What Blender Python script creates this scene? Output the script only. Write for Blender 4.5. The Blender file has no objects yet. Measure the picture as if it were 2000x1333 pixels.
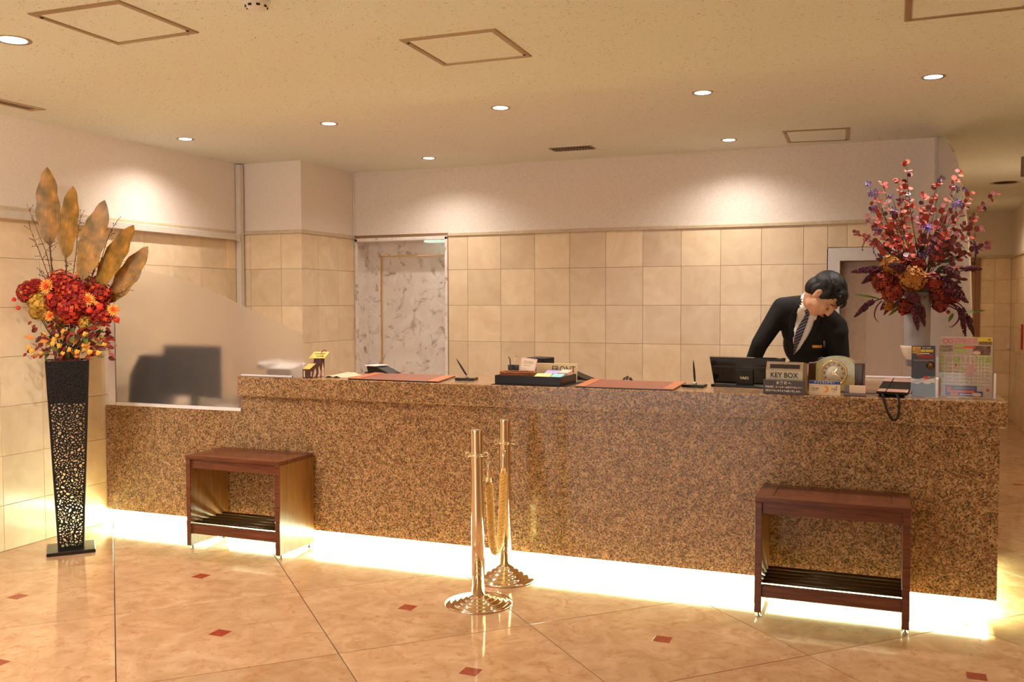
import bpy, bmesh, math, random
from mathutils import Vector, Matrix, noise
from mathutils.bvhtree import BVHTree
R = math.radians
S = bpy.context.scene
COL = S.collection

# ------------------------------------------------------------------ camera
F_PX, PITCH, ROLL, YAW, EYE = 1824.2, -0.04145, -0.0019, 0.37895, 1.52
_cy, _sy = math.cos(YAW), math.sin(YAW)
_f0, _r0, _u0 = Vector((-_sy, _cy, 0)), Vector((_cy, _sy, 0)), Vector((0, 0, 1))
FWD = _f0*math.cos(PITCH) + _u0*math.sin(PITCH)
_u1 = _u0*math.cos(PITCH) - _f0*math.sin(PITCH)
RGT = _r0*math.cos(ROLL) + _u1*math.sin(ROLL)
UPV = _u1*math.cos(ROLL) - _r0*math.sin(ROLL)
EYEP = Vector((0, 0, EYE))
cam_d = bpy.data.cameras.new('camera'); cam = bpy.data.objects.new('camera', cam_d); COL.objects.link(cam)
cam_d.sensor_width = 36; cam_d.lens = F_PX/2000*36; cam_d.clip_start = .05; cam_d.clip_end = 100
cam.matrix_world = Matrix(((RGT.x, UPV.x, -FWD.x, 0), (RGT.y, UPV.y, -FWD.y, 0), (RGT.z, UPV.z, -FWD.z, EYE), (0, 0, 0, 1)))
S.camera = cam
def at(px, py, d):
    """point at depth d seen at a photo pixel"""
    return EYEP + (FWD + RGT*((px-1000)/F_PX) - UPV*((py-666.5)/F_PX))*d

# ------------------------------------------------------------------ light
W = bpy.data.worlds.new('lobby_world'); S.world = W; W.use_nodes = True
bg = W.node_tree.nodes['Background']; bg.inputs[0].default_value = (1, .94, .87, 1); bg.inputs[1].default_value = 2.35
S.view_settings.view_transform = 'Standard'; S.view_settings.look = 'None'
S.view_settings.gamma = 1; S.view_settings.exposure = .2; S.view_settings.use_curve_mapping = False
S.cycles.max_bounces = 10; S.cycles.diffuse_bounces = 5; S.cycles.glossy_bounces = 5; S.cycles.transmission_bounces = 8
S.cycles.caustics_reflective = True; S.cycles.caustics_refractive = False
S.cycles.sample_clamp_indirect = 60; S.cycles.use_denoising = True
LAMP_COL = (1, .88, .79)
KICK_COL = (.74, 1, .68)
KICK_STRENGTH = 72
def spot(loc, power, size=140, blend=1., col=LAMP_COL, r=.03):
    l = bpy.data.lights.new('downlight_or_fill', 'SPOT'); l.energy = power; l.color = col; l.spot_size = R(size); l.spot_blend = blend
    l.shadow_soft_size = r
    o = bpy.data.objects.new('downlight_or_fill', l); COL.objects.link(o); o.location = loc
    return o
# unseen fill spots added under the ceiling, above and behind the camera
for x, y, p in ((-4.0, 1.4, 130), (-2.6, .6, 50), (-2.6, 2.2, 30), (-3.8, -1.2, 60)):
    spot((x, y, 2.62), p, 165, .9, (1, .88, .70), .08)
_w = spot((-3.5, 2.3, 2.62), 62, 100, 1., (1, .90, .78), .06)      # unseen fill spot added to brighten the ducted wall
_w.rotation_euler = (Vector((-3.5, 2.3, 2.62)) - Vector((-5., 4.2, 1.3))).to_track_quat('Z', 'Y').to_euler()
spot((1.1, 9.0, 2.62), 45, 160, .9, (1, .80, .58), .08)
spot((1.0, 12.2, 2.62), 22, 160, .9, (1, .74, .48), .08)

# ------------------------------------------------------------------ materials
MATS = {}
def new_mat(name):
    m = bpy.data.materials.new(name); m.use_nodes = True
    nt = m.node_tree; b = nt.nodes['Principled BSDF']
    return m, nt, b
def N(nt, kind, **kw):
    n = nt.nodes.new(kind)
    for k, v in kw.items():
        if k.startswith('i_'):
            key = k[2:]
            key = int(key) if key.isdigit() else key.replace('_', ' ')
            n.inputs[key].default_value = v
        else: setattr(n, k, v)
    return n
def c4(c): return (c[0], c[1], c[2], 1)
def srgb(r, g, b):
    f = lambda v: (v/255/12.92) if v <= 10 else ((v/255+.055)/1.055)**2.4
    return (f(r), f(g), f(b))
def P(name, col, rough=.5, metal=0., var=.08, scale=30., spec=.5, bump=0., trans=0., ior=1.45, coat=0., emit=None, estr=0., sheen=0.):
    """plain material with slight procedural mottling"""
    if name in MATS: return MATS[name]
    m, nt, b = new_mat(name)
    b.inputs['Roughness'].default_value = rough; b.inputs['Metallic'].default_value = metal
    b.inputs['Specular IOR Level'].default_value = spec; b.inputs['IOR'].default_value = ior
    b.inputs['Transmission Weight'].default_value = trans; b.inputs['Coat Weight'].default_value = coat
    b.inputs['Sheen Weight'].default_value = sheen
    tc = N(nt, 'ShaderNodeTexCoord'); nz = N(nt, 'ShaderNodeTexNoise', i_Scale=scale, i_Detail=4.)
    nt.links.new(tc.outputs['Object'], nz.inputs['Vector'])
    rp = N(nt, 'ShaderNodeValToRGB')
    rp.color_ramp.elements[0].position = .3; rp.color_ramp.elements[1].position = .7
    rp.color_ramp.elements[0].color = c4([max(0, v*(1-var)) for v in col]); rp.color_ramp.elements[1].color = c4([min(1, v*(1+var)) for v in col])
    nt.links.new(nz.outputs['Fac'], rp.inputs['Fac']); nt.links.new(rp.outputs['Color'], b.inputs['Base Color'])
    if bump:
        bp = N(nt, 'ShaderNodeBump', i_Strength=bump, i_Distance=.002)
        nt.links.new(nz.outputs['Fac'], bp.inputs['Height']); nt.links.new(bp.outputs['Normal'], b.inputs['Normal'])
    if emit:
        b.inputs['Emission Color'].default_value = c4(emit); b.inputs['Emission Strength'].default_value = estr
    MATS[name] = m
    return m
def ramp(nt, src, stops, interp='LINEAR'):
    rp = N(nt, 'ShaderNodeValToRGB'); cr = rp.color_ramp; cr.interpolation = interp
    while len(cr.elements) < len(stops): cr.elements.new(.5)
    for e, (p, c) in zip(cr.elements, stops): e.position = p; e.color = c4(c)
    nt.links.new(src, rp.inputs['Fac']); return rp.outputs['Color']
def mixc(nt, fac, a, b, mode='MIX'):
    m = N(nt, 'ShaderNodeMix', data_type='RGBA', blend_type=mode)
    L = nt.links.new
    L(fac, m.inputs['Factor']) if hasattr(fac, 'is_linked') else setattr(m.inputs['Factor'], 'default_value', fac)
    for s, v in ((6, a), (7, b)):
        if hasattr(v, 'is_linked'): L(v, m.inputs[s])
        else: m.inputs[s].default_value = c4(v)
    return m.outputs[2]

def granite():
    m, nt, b = new_mat('granite'); L = nt.links.new
    tc = N(nt, 'ShaderNodeTexCoord')
    nz0 = N(nt, 'ShaderNodeTexNoise', i_Scale=70., i_Detail=3.); L(tc.outputs['Object'], nz0.inputs['Vector'])
    va = N(nt, 'ShaderNodeVectorMath', operation='MULTIPLY_ADD'); va.inputs[1].default_value = (.008,)*3
    L(nz0.outputs['Color'], va.inputs[0]); L(tc.outputs['Object'], va.inputs[2])
    v = N(nt, 'ShaderNodeTexVoronoi', i_Scale=165.); L(va.outputs[0], v.inputs['Vector'])
    sp = N(nt, 'ShaderNodeSeparateColor'); L(v.outputs['Color'], sp.inputs['Color'])
    c1 = ramp(nt, sp.outputs['Red'], [(0, srgb(98, 80, 56)), (.10, srgb(132, 102, 70)), (.25, srgb(164, 120, 88)), (.45, srgb(200, 156, 112)), (.70, srgb(214, 176, 130)), (.86, srgb(176, 148, 100)), (.95, srgb(112, 96, 62))], 'CONSTANT')
    nz = N(nt, 'ShaderNodeTexNoise', i_Scale=26., i_Detail=6., i_Roughness=.72); L(tc.outputs['Object'], nz.inputs['Vector'])
    c2 = ramp(nt, nz.outputs['Fac'], [(.36, (.58, .53, .48)), (.62, (1, 1, 1))])
    L(mixc(nt, 1., c1, c2, 'MULTIPLY'), b.inputs['Base Color'])
    b.inputs['Roughness'].default_value = .16
    return m
def stone_tile(name, ca, cb, rough, scale=6., vein=None, spec=.5):
    m, nt, b = new_mat(name); L = nt.links.new
    b.inputs['Specular IOR Level'].default_value = spec
    tc = N(nt, 'ShaderNodeTexCoord'); oi = N(nt, 'ShaderNodeObjectInfo')
    mu = N(nt, 'ShaderNodeMath', operation='MULTIPLY'); mu.inputs[1].default_value = 60.; L(oi.outputs['Random'], mu.inputs[0])
    nz = N(nt, 'ShaderNodeTexNoise', noise_dimensions='4D', i_Scale=scale, i_Detail=6., i_Roughness=.6, i_Distortion=1.2)
    L(tc.outputs['Object'], nz.inputs['Vector']); L(mu.outputs[0], nz.inputs['W'])
    col = ramp(nt, nz.outputs['Fac'], [(.33, ca), (.66, cb)])
    hv = N(nt, 'ShaderNodeHueSaturation'); L(col, hv.inputs['Color'])
    mr = N(nt, 'ShaderNodeMapRange'); mr.inputs['To Min'].default_value = .9; mr.inputs['To Max'].default_value = 1.08
    L(oi.outputs['Random'], mr.inputs['Value']); L(mr.outputs[0], hv.inputs['Value'])
    out = hv.outputs['Color']
    if vein:
        vc, vs, lo, hi = vein
        n2 = N(nt, 'ShaderNodeTexNoise', noise_dimensions='4D', i_Scale=vs, i_Detail=7., i_Roughness=.65, i_Distortion=2.2)
        L(tc.outputs['Object'], n2.inputs['Vector']); L(mu.outputs[0], n2.inputs['W'])
        f = ramp(nt, n2.outputs['Fac'], [(lo, (0, 0, 0)), (hi, (1, 1, 1))])
        out = mixc(nt, f, out, vc)
    L(out, b.inputs['Base Color']); b.inputs['Roughness'].default_value = rough
    return m
def plaster(name, ca, cb, scale, bump, rough=.75, pits=False):
    m, nt, b = new_mat(name); L = nt.links.new
    tc = N(nt, 'ShaderNodeTexCoord')
    nz = N(nt, 'ShaderNodeTexNoise', i_Scale=scale, i_Detail=3.); L(tc.outputs['Object'], nz.inputs['Vector'])
    col = ramp(nt, nz.outputs['Fac'], [(.35, ca), (.65, cb)])
    if pits:
        mp = N(nt, 'ShaderNodeMapping'); mp.inputs['Scale'].default_value = (1, 2.6, 1); mp.inputs['Rotation'].default_value = (0, 0, .5)
        L(tc.outputs['Object'], mp.inputs['Vector'])
        n2 = N(nt, 'ShaderNodeTexNoise', i_Scale=62., i_Detail=1.5); L(mp.outputs[0], n2.inputs['Vector'])
        f = ramp(nt, n2.outputs['Fac'], [(.69, (0, 0, 0)), (.73, (1, 1, 1))])
        col = mixc(nt, f, col, srgb(120, 98, 70))
    L(col, b.inputs['Base Color']); b.inputs['Roughness'].default_value = rough
    if bump:
        bp = N(nt, 'ShaderNodeBump', i_Strength=bump, i_Distance=.003)
        L(nz.outputs['Fac'], bp.inputs['Height']); L(bp.outputs['Normal'], b.inputs['Normal'])
    return m
def wood(name, ca, cb, rough=.35, scale=3., axis=0):
    m, nt, b = new_mat(name); L = nt.links.new
    tc = N(nt, 'ShaderNodeTexCoord'); mp = N(nt, 'ShaderNodeMapping')
    sc = [22., 22., 22.]; sc[axis] = 1.6; mp.inputs['Scale'].default_value = sc
    L(tc.outputs['Object'], mp.inputs['Vector'])
    nz = N(nt, 'ShaderNodeTexNoise', i_Scale=scale, i_Detail=5., i_Distortion=.6); L(mp.outputs[0], nz.inputs['Vector'])
    L(ramp(nt, nz.outputs['Fac'], [(.3, ca), (.7, cb)]), b.inputs['Base Color'])
    b.inputs['Roughness'].default_value = rough
    return m
GRANITE = granite()
TILE = stone_tile('cream_stone', srgb(236, 211, 175), srgb(250, 229, 195), .18, 5., None, .32)
MARBLE = stone_tile('white_marble', srgb(250, 244, 238), srgb(236, 226, 218), .18, 5., (srgb(156, 138, 122), 6., .54, .70))
FLOORM = stone_tile('floor_marble', srgb(180, 138, 100), srgb(206, 168, 130), .085, 6., (srgb(176, 120, 78), 9., .53, .72))
FLOORM.node_tree.nodes['Principled BSDF'].inputs['IOR'].default_value = 1.62
INLAY = P('red_stone', srgb(150, 66, 44), .12, var=.15)
JOINT = P('grout', srgb(158, 124, 96), .8)
FJOINT = P('floor_grout', srgb(66, 50, 40), .8)
PAPER = plaster('wall_paper', srgb(240, 228, 216), srgb(248, 238, 228), 90., .12)
CEIL = plaster('ceiling_board', srgb(234, 238, 226), srgb(240, 243, 233), 120., .12, .85, True)
TRIMM = P('cream_trim', srgb(214, 196, 168), .4)
DUCT = P('duct_white', srgb(226, 216, 204), .35, var=.03)
GOLD = P('brass', srgb(232, 200, 140), .12, 1., var=.02)
BLACK = P('black_plastic', srgb(20, 19, 20), .3, var=.2)
WHITE = P('white_paper', srgb(238, 232, 222), .6, var=.02)
DARKM = P('dark_gap', srgb(30, 26, 24), .7)
ALU = P('alu_frame', srgb(176, 152, 118), .4, .5, var=.05)
# frosted acrylic
def frosted():
    m, nt, b = new_mat('frosted_acrylic'); L = nt.links.new
    b.inputs['Base Color'].default_value = c4((.985, .965, .95)); b.inputs['Roughness'].default_value = .5
    b.inputs['Transmission Weight'].default_value = 1.; b.inputs['IOR'].default_value = 1.12
    tr = N(nt, 'ShaderNodeBsdfTranslucent'); df = N(nt, 'ShaderNodeBsdfDiffuse')
    for n in (tr, df): n.inputs['Color'].default_value = c4(srgb(246, 232, 224))
    mx0 = N(nt, 'ShaderNodeMixShader', i_0=.5); L(tr.outputs[0], mx0.inputs[1]); L(df.outputs[0], mx0.inputs[2])
    mx = N(nt, 'ShaderNodeMixShader', i_0=.08); L(b.outputs[0], mx.inputs[1]); L(mx0.outputs[0], mx.inputs[2])
    L(mx.outputs[0], nt.nodes['Material Output'].inputs['Surface'])
    return m
FROST = frosted()
def clear():
    m, nt, b = new_mat('clear_acrylic'); L = nt.links.new
    b.inputs['Roughness'].default_value = .04; b.inputs['Base Color'].default_value = (.9, .9, .92, 1)
    tr = N(nt, 'ShaderNodeBsdfTransparent'); tr.inputs['Color'].default_value = (.97, .97, .98, 1)
    gl = N(nt, 'ShaderNodeBsdfGlossy', i_Roughness=.05)
    mx = N(nt, 'ShaderNodeMixShader', i_0=.03); L(tr.outputs[0], mx.inputs[1]); L(gl.outputs[0], mx.inputs[2])
    L(mx.outputs[0], nt.nodes['Material Output'].inputs['Surface']); return m
GLASS = clear()

# ------------------------------------------------------------------ mesh helpers
class MB:
    def __init__(s): s.v = []; s.f = []; s.m = []; s.sm = []
    def add(s, vs, fs, mi=0, smooth=False):
        o = len(s.v); s.v += [tuple(v) for v in vs]
        for f in fs: s.f.append([i+o for i in f]); s.m.append(mi); s.sm.append(smooth)
        return s
    def box(s, a, b, mi=0, M=None):
        x0, y0, z0 = a; x1, y1, z1 = b
        vs = [Vector(p) for p in ((x0,y0,z0),(x1,y0,z0),(x1,y1,z0),(x0,y1,z0),(x0,y0,z1),(x1,y0,z1),(x1,y1,z1),(x0,y1,z1))]
        if M is not None: vs = [M @ v for v in vs]
        return s.add(vs, [(0,3,2,1),(4,5,6,7),(0,1,5,4),(1,2,6,5),(2,3,7,6),(3,0,4,7)], mi)
    def cbox(s, a, b, c=.003, mi=0, M=None):
        """box with chamfered edges"""
        bm = bmesh.new(); bmesh.ops.create_cube(bm, size=1)
        for v in bm.verts: v.co = Vector([(a[i]+b[i])/2 + v.co[i]*(b[i]-a[i]) for i in range(3)])
        c = min(c, .45*min(abs(b[i]-a[i]) for i in range(3)))
        bmesh.ops.bevel(bm, geom=bm.edges[:], offset=c, segments=1, affect='EDGES')
        return s.bm(bm, mi, M)
    def bm(s, bm, mi=0, M=None, smooth=False):
        bm.verts.index_update()
        vs = [(M @ v.co) if M is not None else v.co.copy() for v in bm.verts]
        s.add(vs, [[v.index for v in f.verts] for f in bm.faces], mi, smooth); bm.free(); return s
    def tube(s, pts, r, n=8, mi=0, caps=True, smooth=True):
        pts = [Vector(p) for p in pts]; k = len(pts); rs = r if isinstance(r, (list, tuple)) else [r]*k
        ring = []; prev = None
        for i, p in enumerate(pts):
            t = (pts[min(i+1, k-1)] - pts[max(i-1, 0)])
            t = t.normalized() if t.length > 1e-9 else Vector((0, 0, 1))
            if prev is None:
                a = Vector((0, 0, 1)) if abs(t.z) < .9 else Vector((1, 0, 0)); x = t.cross(a).normalized()
            else:
                x = (prev - t*prev.dot(t)); x = x.normalized() if x.length > 1e-6 else t.orthogonal().normalized()
            prev = x; y = t.cross(x)
            ring.append([p + (x*math.cos(2*math.pi*j/n) + y*math.sin(2*math.pi*j/n))*rs[i] for j in range(n)])
        vs = [v for rg in ring for v in rg]; fs = []
        for i in range(k-1):
            for j in range(n):
                fs.append((i*n+j, i*n+(j+1) % n, (i+1)*n+(j+1) % n, (i+1)*n+j))
        if caps: fs += [tuple(reversed(range(n))), tuple(range((k-1)*n, k*n))]
        return s.add(vs, fs, mi, smooth)
    def lathe(s, prof, n=24, c=(0, 0, 0), mi=0, smooth=True, M=None, caps=True):
        vs = []; fs = []; c = Vector(c)
        for r, z in prof:
            for j in range(n):
                a = 2*math.pi*j/n; v = Vector((r*math.cos(a), r*math.sin(a), z))
                vs.append(((M @ v) if M is not None else v) + c)
        k = len(prof)
        for i in range(k-1):
            for j in range(n): fs.append((i*n+j, i*n+(j+1) % n, (i+1)*n+(j+1) % n, (i+1)*n+j))
        if caps and prof[0][0] > 1e-5: fs.append(tuple(reversed(range(n))))
        if caps and prof[-1][0] > 1e-5: fs.append(tuple(range((k-1)*n, k*n)))
        return s.add(vs, fs, mi, smooth)
    def prism(s, poly, d0, d1, mi=0, M=None):
        """2D polygon (x, z) extruded along y from d0 to d1"""
        n = len(poly); vs = [Vector((x, d0, z)) for x, z in poly] + [Vector((x, d1, z)) for x, z in poly]
        if M is not None: vs = [M @ v for v in vs]
        fs = [tuple(range(n)), tuple(reversed(range(n, 2*n)))] + [(j, j+n, (j+1) % n+n, (j+1) % n) for j in range(n)]
        return s.add(vs, fs, mi)
    def ell(s, c, r, mi=0, seg=12, rings=8, M=None, smooth=True):
        bm = bmesh.new(); bmesh.ops.create_uvsphere(bm, u_segments=seg, v_segments=rings, radius=1)
        T = Matrix.Translation(Vector(c)) @ Matrix.Diagonal((r[0], r[1], r[2], 1))
        if M is not None: T = M @ T
        return s.bm(bm, mi, T, smooth)
    def mesh(s, name, mats):
        me = bpy.data.meshes.new(name); me.from_pydata(s.v, [], s.f)
        for m in (mats if isinstance(mats, (list, tuple)) else [mats]): me.materials.append(m)
        me.polygons.foreach_set('material_index', s.m); me.polygons.foreach_set('use_smooth', s.sm)
        me.update(); return me
    def build(s, name, mats, parent=None, loc=None, label=None):
        return link(name, s.mesh(name, mats), parent, loc, label)
def link(name, me, parent=None, loc=None, label=None):
    o = bpy.data.objects.new(name, me); COL.objects.link(o)
    if parent is not None: o.parent = parent
    if loc is not None: o.location = loc
    if label: o['label'] = label
    return o
def thing(name, label, cat, loc=(0, 0, 0), rotz=0., group=None):
    o = bpy.data.objects.new(name, None); COL.objects.link(o); o.empty_display_size = .05
    o.location = loc; o.rotation_euler = (0, 0, rotz); o['label'] = label; o['category'] = cat
    if group: o['group'] = group
    return o
def struct(o): o['kind'] = 'structure'; return o
def kids(o): return [c for c in COL.objects if c.parent == o]
def clone(o, parent=None):
    c = o.copy(); COL.objects.link(c); c.parent = parent
    for k in kids(o): clone(k, c)
    return c
def text(body, size, m, parent, M, name='lettering', align='CENTER', depth=.0004, xs=1., bold=0.):
    cu = bpy.data.curves.new('txt', 'FONT'); cu.body = body; cu.size = size; cu.align_x = align; cu.align_y = 'CENTER'
    cu.extrude = depth; cu.offset = bold; cu.resolution_u = 3
    o = bpy.data.objects.new('txt', cu); COL.objects.link(o); bpy.context.view_layer.update()
    me = bpy.data.meshes.new_from_object(o.evaluated_get(bpy.context.evaluated_depsgraph_get()))
    bpy.data.objects.remove(o); bpy.data.curves.remove(cu)
    me.transform(M @ Matrix.Diagonal((xs, 1, 1, 1))); me.materials.clear(); me.materials.append(m)
    return link(name, me, parent)
UPRIGHT = Matrix.Rotation(R(90), 4, 'X')          # text plane -> vertical, facing -Y
def T(x, y, z): return Matrix.Translation((x, y, z))
# ------------------------------------------------------------------ room shell
ZC, YB, XL, YF, XCOL, XE = 2.669, 7.227, -4.991, 6.421, -4.389, .36
YFAR, XR = 13.6, 1.52
TS, ZM = .3025, 2.085
Z2 = 1.4936                       # a tile course line
YD = .005                         # tile thickness in front of its backing
fl = struct(MB().box((-5.4, -3, -.1), (4.5, 14.2, -.0045)).build('floor', FJOINT))
ce = struct(MB().box((-5.4, -3, ZC), (4.5, 14.2, ZC+.12)).build('ceiling', CEIL))
wl = struct(MB().box((XL-.2, -3, 0), (XL-YD, YF+.05, ZC)).build('wall_left', JOINT))
wc = struct(MB().box((XL-.2, YF+YD, 0), (XCOL-YD, YB+.4, ZC)).build('wall_column', JOINT))
# back wall with two door openings
DX0, DX1, DZ = -4.372, -3.492, 2.062
EX0, EX1, EZ = -.30, .20, 1.815
b = MB()
for x0, x1, z0, z1 in ((XCOL-.01, DX0, 0, ZC), (DX0, DX1, DZ, ZC), (DX1, EX0, 0, ZC), (EX0, EX1, EZ, ZC), (EX1, XE, 0, ZC)):
    b.box((x0, YB+YD, z0), (x1, YB+.13, z1))
wb = struct(b.build('wall_back', JOINT))
wp = struct(MB().box((XE-.13, YB+.13, 0), (XE, YFAR, ZC)).build('wall_passage', PAPER))
wf = struct(MB().box((XE-.1, YFAR+YD, 0), (XR+.3, YFAR+.2, ZC)).build('wall_far', JOINT))
wr = struct(MB().box((XR+YD, -3, 0), (XR+.2, YFAR+.2, ZC)).build('wall_right', JOINT))  # unseen near length carried past the camera to block light from that side
wq = struct(MB().box((-1.3, -3.15, 0), (XR+.2, -3.0, ZC)).build('wall_rear_blocker', PAPER))  # unseen partial wall added to hold ambient light off the right side
# papered upper zones
def upper(parent, a, bb): MB().box(a, bb).build('wallpaper', PAPER, parent)
ZT = ZM + .028
upper(wl, (XL-YD, -3, ZT), (XL, YF, ZC)); upper(wc, (XL, YF, ZT), (XCOL, YF+YD, ZC)); upper(wc, (XCOL-YD, YF+YD, ZT), (XCOL, YB, ZC))
upper(wb, (XCOL, YB, ZT), (XE, YB+YD, ZC)); upper(wf, (XE, YFAR, ZT), (XR, YFAR+YD, ZC)); upper(wr, (XR, -3, ZT), (XR+YD, YFAR, ZC))
MB().box((XCOL+.002, YB-.012, ZT), (XCOL+.014, YB, ZC)).build('corner_bead', WHITE, wc)
# moulding strip between tile and paper
def trim(name, a, bb): return struct(MB().cbox(a, bb, .006).build(name, TRIMM))
trim('trim_1', (XL-YD, -3, ZM-.004), (XL+.014, YF, ZT)); trim('trim_2', (XL, YF-.014, ZM-.004), (XCOL+.014, YF+YD, ZT))
trim('trim_3', (XCOL-YD, YF-.01, ZM-.004), (XCOL+.014, YB, ZT))
trim('trim_4', (DX1+.03, YB-.014, ZM-.004), (XE, YB+YD, ZT)); trim('trim_5', (XE, YFAR-.02, ZM-.01), (XR, YFAR+YD, ZT)); trim('trim_6', (XR-.02, -3, ZM-.01), (XR+YD, YFAR, ZT))
# individual wall tiles (shared meshes by size)
TILES = {}
def tile_mesh(w, h, t, m):
    k = (round(w, 3), round(h, 3), m.name)
    if k not in TILES:
        g = .0011; c = .0012; x, z = w/2-g, h/2-g
        vs = [(-x, 0, -z), (x, 0, -z), (x, 0, z), (-x, 0, z), (-x, -t+c, -z), (x, -t+c, -z), (x, -t+c, z), (-x, -t+c, z),
              (-x+c, -t, -z+c), (x-c, -t, -z+c), (x-c, -t, z-c), (-x+c, -t, z-c)]
        fs = []
        for q in (0, 4):
            for j in range(4): fs.append((q+j, q+(j+1) % 4, q+4+(j+1) % 4, q+4+j))
        fs.append((8, 9, 10, 11))
        TILES[k] = MB().add(vs, fs).mesh('tile', m)
    return TILES[k]
def tile_run(parent, axis, fixed, lo, hi, x0, z0, z1, holes=(), flip=1, m=TILE):
    """tiles on a vertical plane; axis 'x' faces -Y at y=fixed, axis 'y' faces +X (flip 1) or -X (flip -1)"""
    us = [lo]; k = math.floor((lo-x0)/TS)+1
    while x0+k*TS < hi-.01:
        if x0+k*TS > lo+.01: us.append(x0+k*TS)
        k += 1
    us.append(hi); zs = [z0]; k = math.floor((z0-Z2)/.3033)+1
    while Z2+k*.3033 < z1-.01:
        if Z2+k*.3033 > z0+.01: zs.append(Z2+k*.3033)
        k += 1
    zs.append(z1)
    for a, c in zip(us, us[1:]):
        for d, e in zip(zs, zs[1:]):
            parts = [(a, c, d, e)]
            for h0, h1, g0, g1 in holes:
                nxt = []
                for (p, q, r, s) in parts:
                    if q <= h0 or p >= h1 or s <= g0 or r >= g1: nxt.append((p, q, r, s)); continue
                    if p < h0: nxt.append((p, h0, r, s))
                    if q > h1: nxt.append((h1, q, r, s))
                    p2, q2 = max(p, h0), min(q, h1)
                    if r < g0: nxt.append((p2, q2, r, g0))
                    if s > g1: nxt.append((p2, q2, g1, s))
                parts = nxt
            for p, q, r, s in parts:
                if q-p < .008 or s-r < .008: continue
                o = link('tile', tile_mesh(q-p, s-r, YD, m), parent)
                if axis == 'x': o.location = ((p+q)/2, fixed+YD, (r+s)/2)
                else: o.location = (fixed-YD*flip, (p+q)/2, (r+s)/2); o.rotation_euler = (0, 0, R(90*flip))
tile_run(wl, 'y', XL, 3.0, YF, 4.42, 0, ZM)
tile_run(wc, 'x', YF, XL, XCOL, XCOL-.20, .3, ZM)
tile_run(wc, 'y', XCOL, YF, YB, 6.66, .3, ZM)
tile_run(wb, 'x', YB, DX1+.03, XE, -3.281, .88, ZM, holes=((EX0-.09, EX1+.09, 0, EZ+.10),))
tile_run(wf, 'x', YFAR, 1.16, XR, 1.33, 0, ZM)
tile_run(wr, 'y', XR, 3.0, YFAR, 13.45, 0, ZM, flip=-1)
# floor slabs on the diagonal, red inlays at their centres
CL = [-8.0+.02, -6.64, -5.29, -3.95, -2.62, -1.31, -.005, 1.25, 2.535, 3.865, 5.19, 6.5, 7.8, 9.1, 10.4, 11.7, 13.0, 14.3, 15.6]
DL = [-.75, .55, 1.85, 3.15, 4.43, 5.6, 6.93, 8.36, 9.69, 11.0, 12.3, 13.6, 14.9]
def uv(c, d): return Vector(((c-d)/2, (c+d)/2, 0))
def slab(poly, z0, z1, ch):
    ce_ = sum(poly, Vector())/len(poly); n = len(poly)
    ins = [p + (ce_-p).normalized()*ch*1.4 for p in poly]
    vs = [p + Vector((0, 0, z0)) for p in poly] + [p + Vector((0, 0, z1-ch*.6)) for p in poly] + [p + Vector((0, 0, z1)) for p in ins]
    vs = [v-ce_ for v in vs]; fs = []
    for q in (0, n):
        for j in range(n): fs.append((q+j, q+(j+1) % n, q+n+(j+1) % n, q+n+j))
    fs.append(tuple(range(2*n, 3*n)))
    return MB().add(vs, fs), ce_
def clip(poly, ax, val, sgn):
    out = []
    for i, p in enumerate(poly):
        q = poly[(i+1) % len(poly)]; a = (p[ax]-val)*sgn; c = (q[ax]-val)*sgn
        if a >= 0: out.append(p)
        if a*c < 0: out.append(p.lerp(q, a/(a-c)))
    return out
for c0, c1 in zip(CL, CL[1:]):
    for d0, d1 in zip(DL, DL[1:]):
        g = .0032
        poly = [uv(c0+g, d0+g), uv(c1-g, d0+g), uv(c1-g, d1-g), uv(c0+g, d1-g)]
        for ax, val, sg in ((0, XL, 1), (1, -1.5, 1), (0, XR, -1), (1, YFAR, -1)):
            poly = clip(poly, ax, val, sg)
            if len(poly) < 3: break
        if len(poly) < 3: continue
        s_, cc = slab(poly, -.0045, 0, .0008)
        s_.build('floor_tile', FLOORM, fl, cc)
        dc = uv((c0+c1)/2, (d0+d1)/2)
        if XL+.5 < dc.x < XR-.1 and -1.3 < dc.y < YFAR-.1:
            h = .0375
            s_, cc = slab([dc+Vector(v) for v in ((-h, -h, 0), (h, -h, 0), (h, h, 0), (-h, h, 0))], -.001, .0006, .0004)
            s_.build('inlay', INLAY, fl, cc)
# white marble doorway recess with a brass-edged door
d1 = struct(thing('door_1', 'white marble doorway recess with a brass-lined door panel', 'doorway', (0, YB, 0)))
del d1['category']
YR = .205
b = MB()
b.cbox((DX0-.004, -.012, .3), (DX0+.022, .004, DZ+.022), .003); b.cbox((DX1-.0, -.012, .3), (DX1+.026, .004, DZ+.022), .003)
b.cbox((DX0-.004, -.012, DZ-.004), (DX1+.026, .004, DZ+.026), .003)
b.build('frame', MARBLE, d1)
MB().box((DX0-.02, 0, 0), (DX0+.008, YR, DZ+.02)).build('jamb_panel', MARBLE, d1)
MB().box((DX1-.004, 0, 0), (DX1+.02, YR, DZ+.02)).build('jamb_panel', MARBLE, d1)
MB().box((DX0, 0, DZ-.004), (DX1, YR, DZ+.02)).build('head_panel', MARBLE, d1)
GX = -4.235
MB().box((DX0, YR, 0), (GX, YR+.03, DZ)).build('side_panel', MARBLE, d1)
MB().box((GX, YR, 1.94), (DX1, YR+.03, DZ)).build('over_panel', MARBLE, d1)
MB().box((GX+.006, YR+.014, 0), (DX1, YR+.04, 1.934)).build('door_panel', MARBLE, d1)
b = MB(); b.box((GX-.002, YR-.004, 0), (GX+.007, YR+.02, 1.94)); b.box((GX-.002, YR-.004, 1.933), (DX1, YR+.02, 1.941)); b.build('brass_edging', GOLD, d1)
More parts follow.
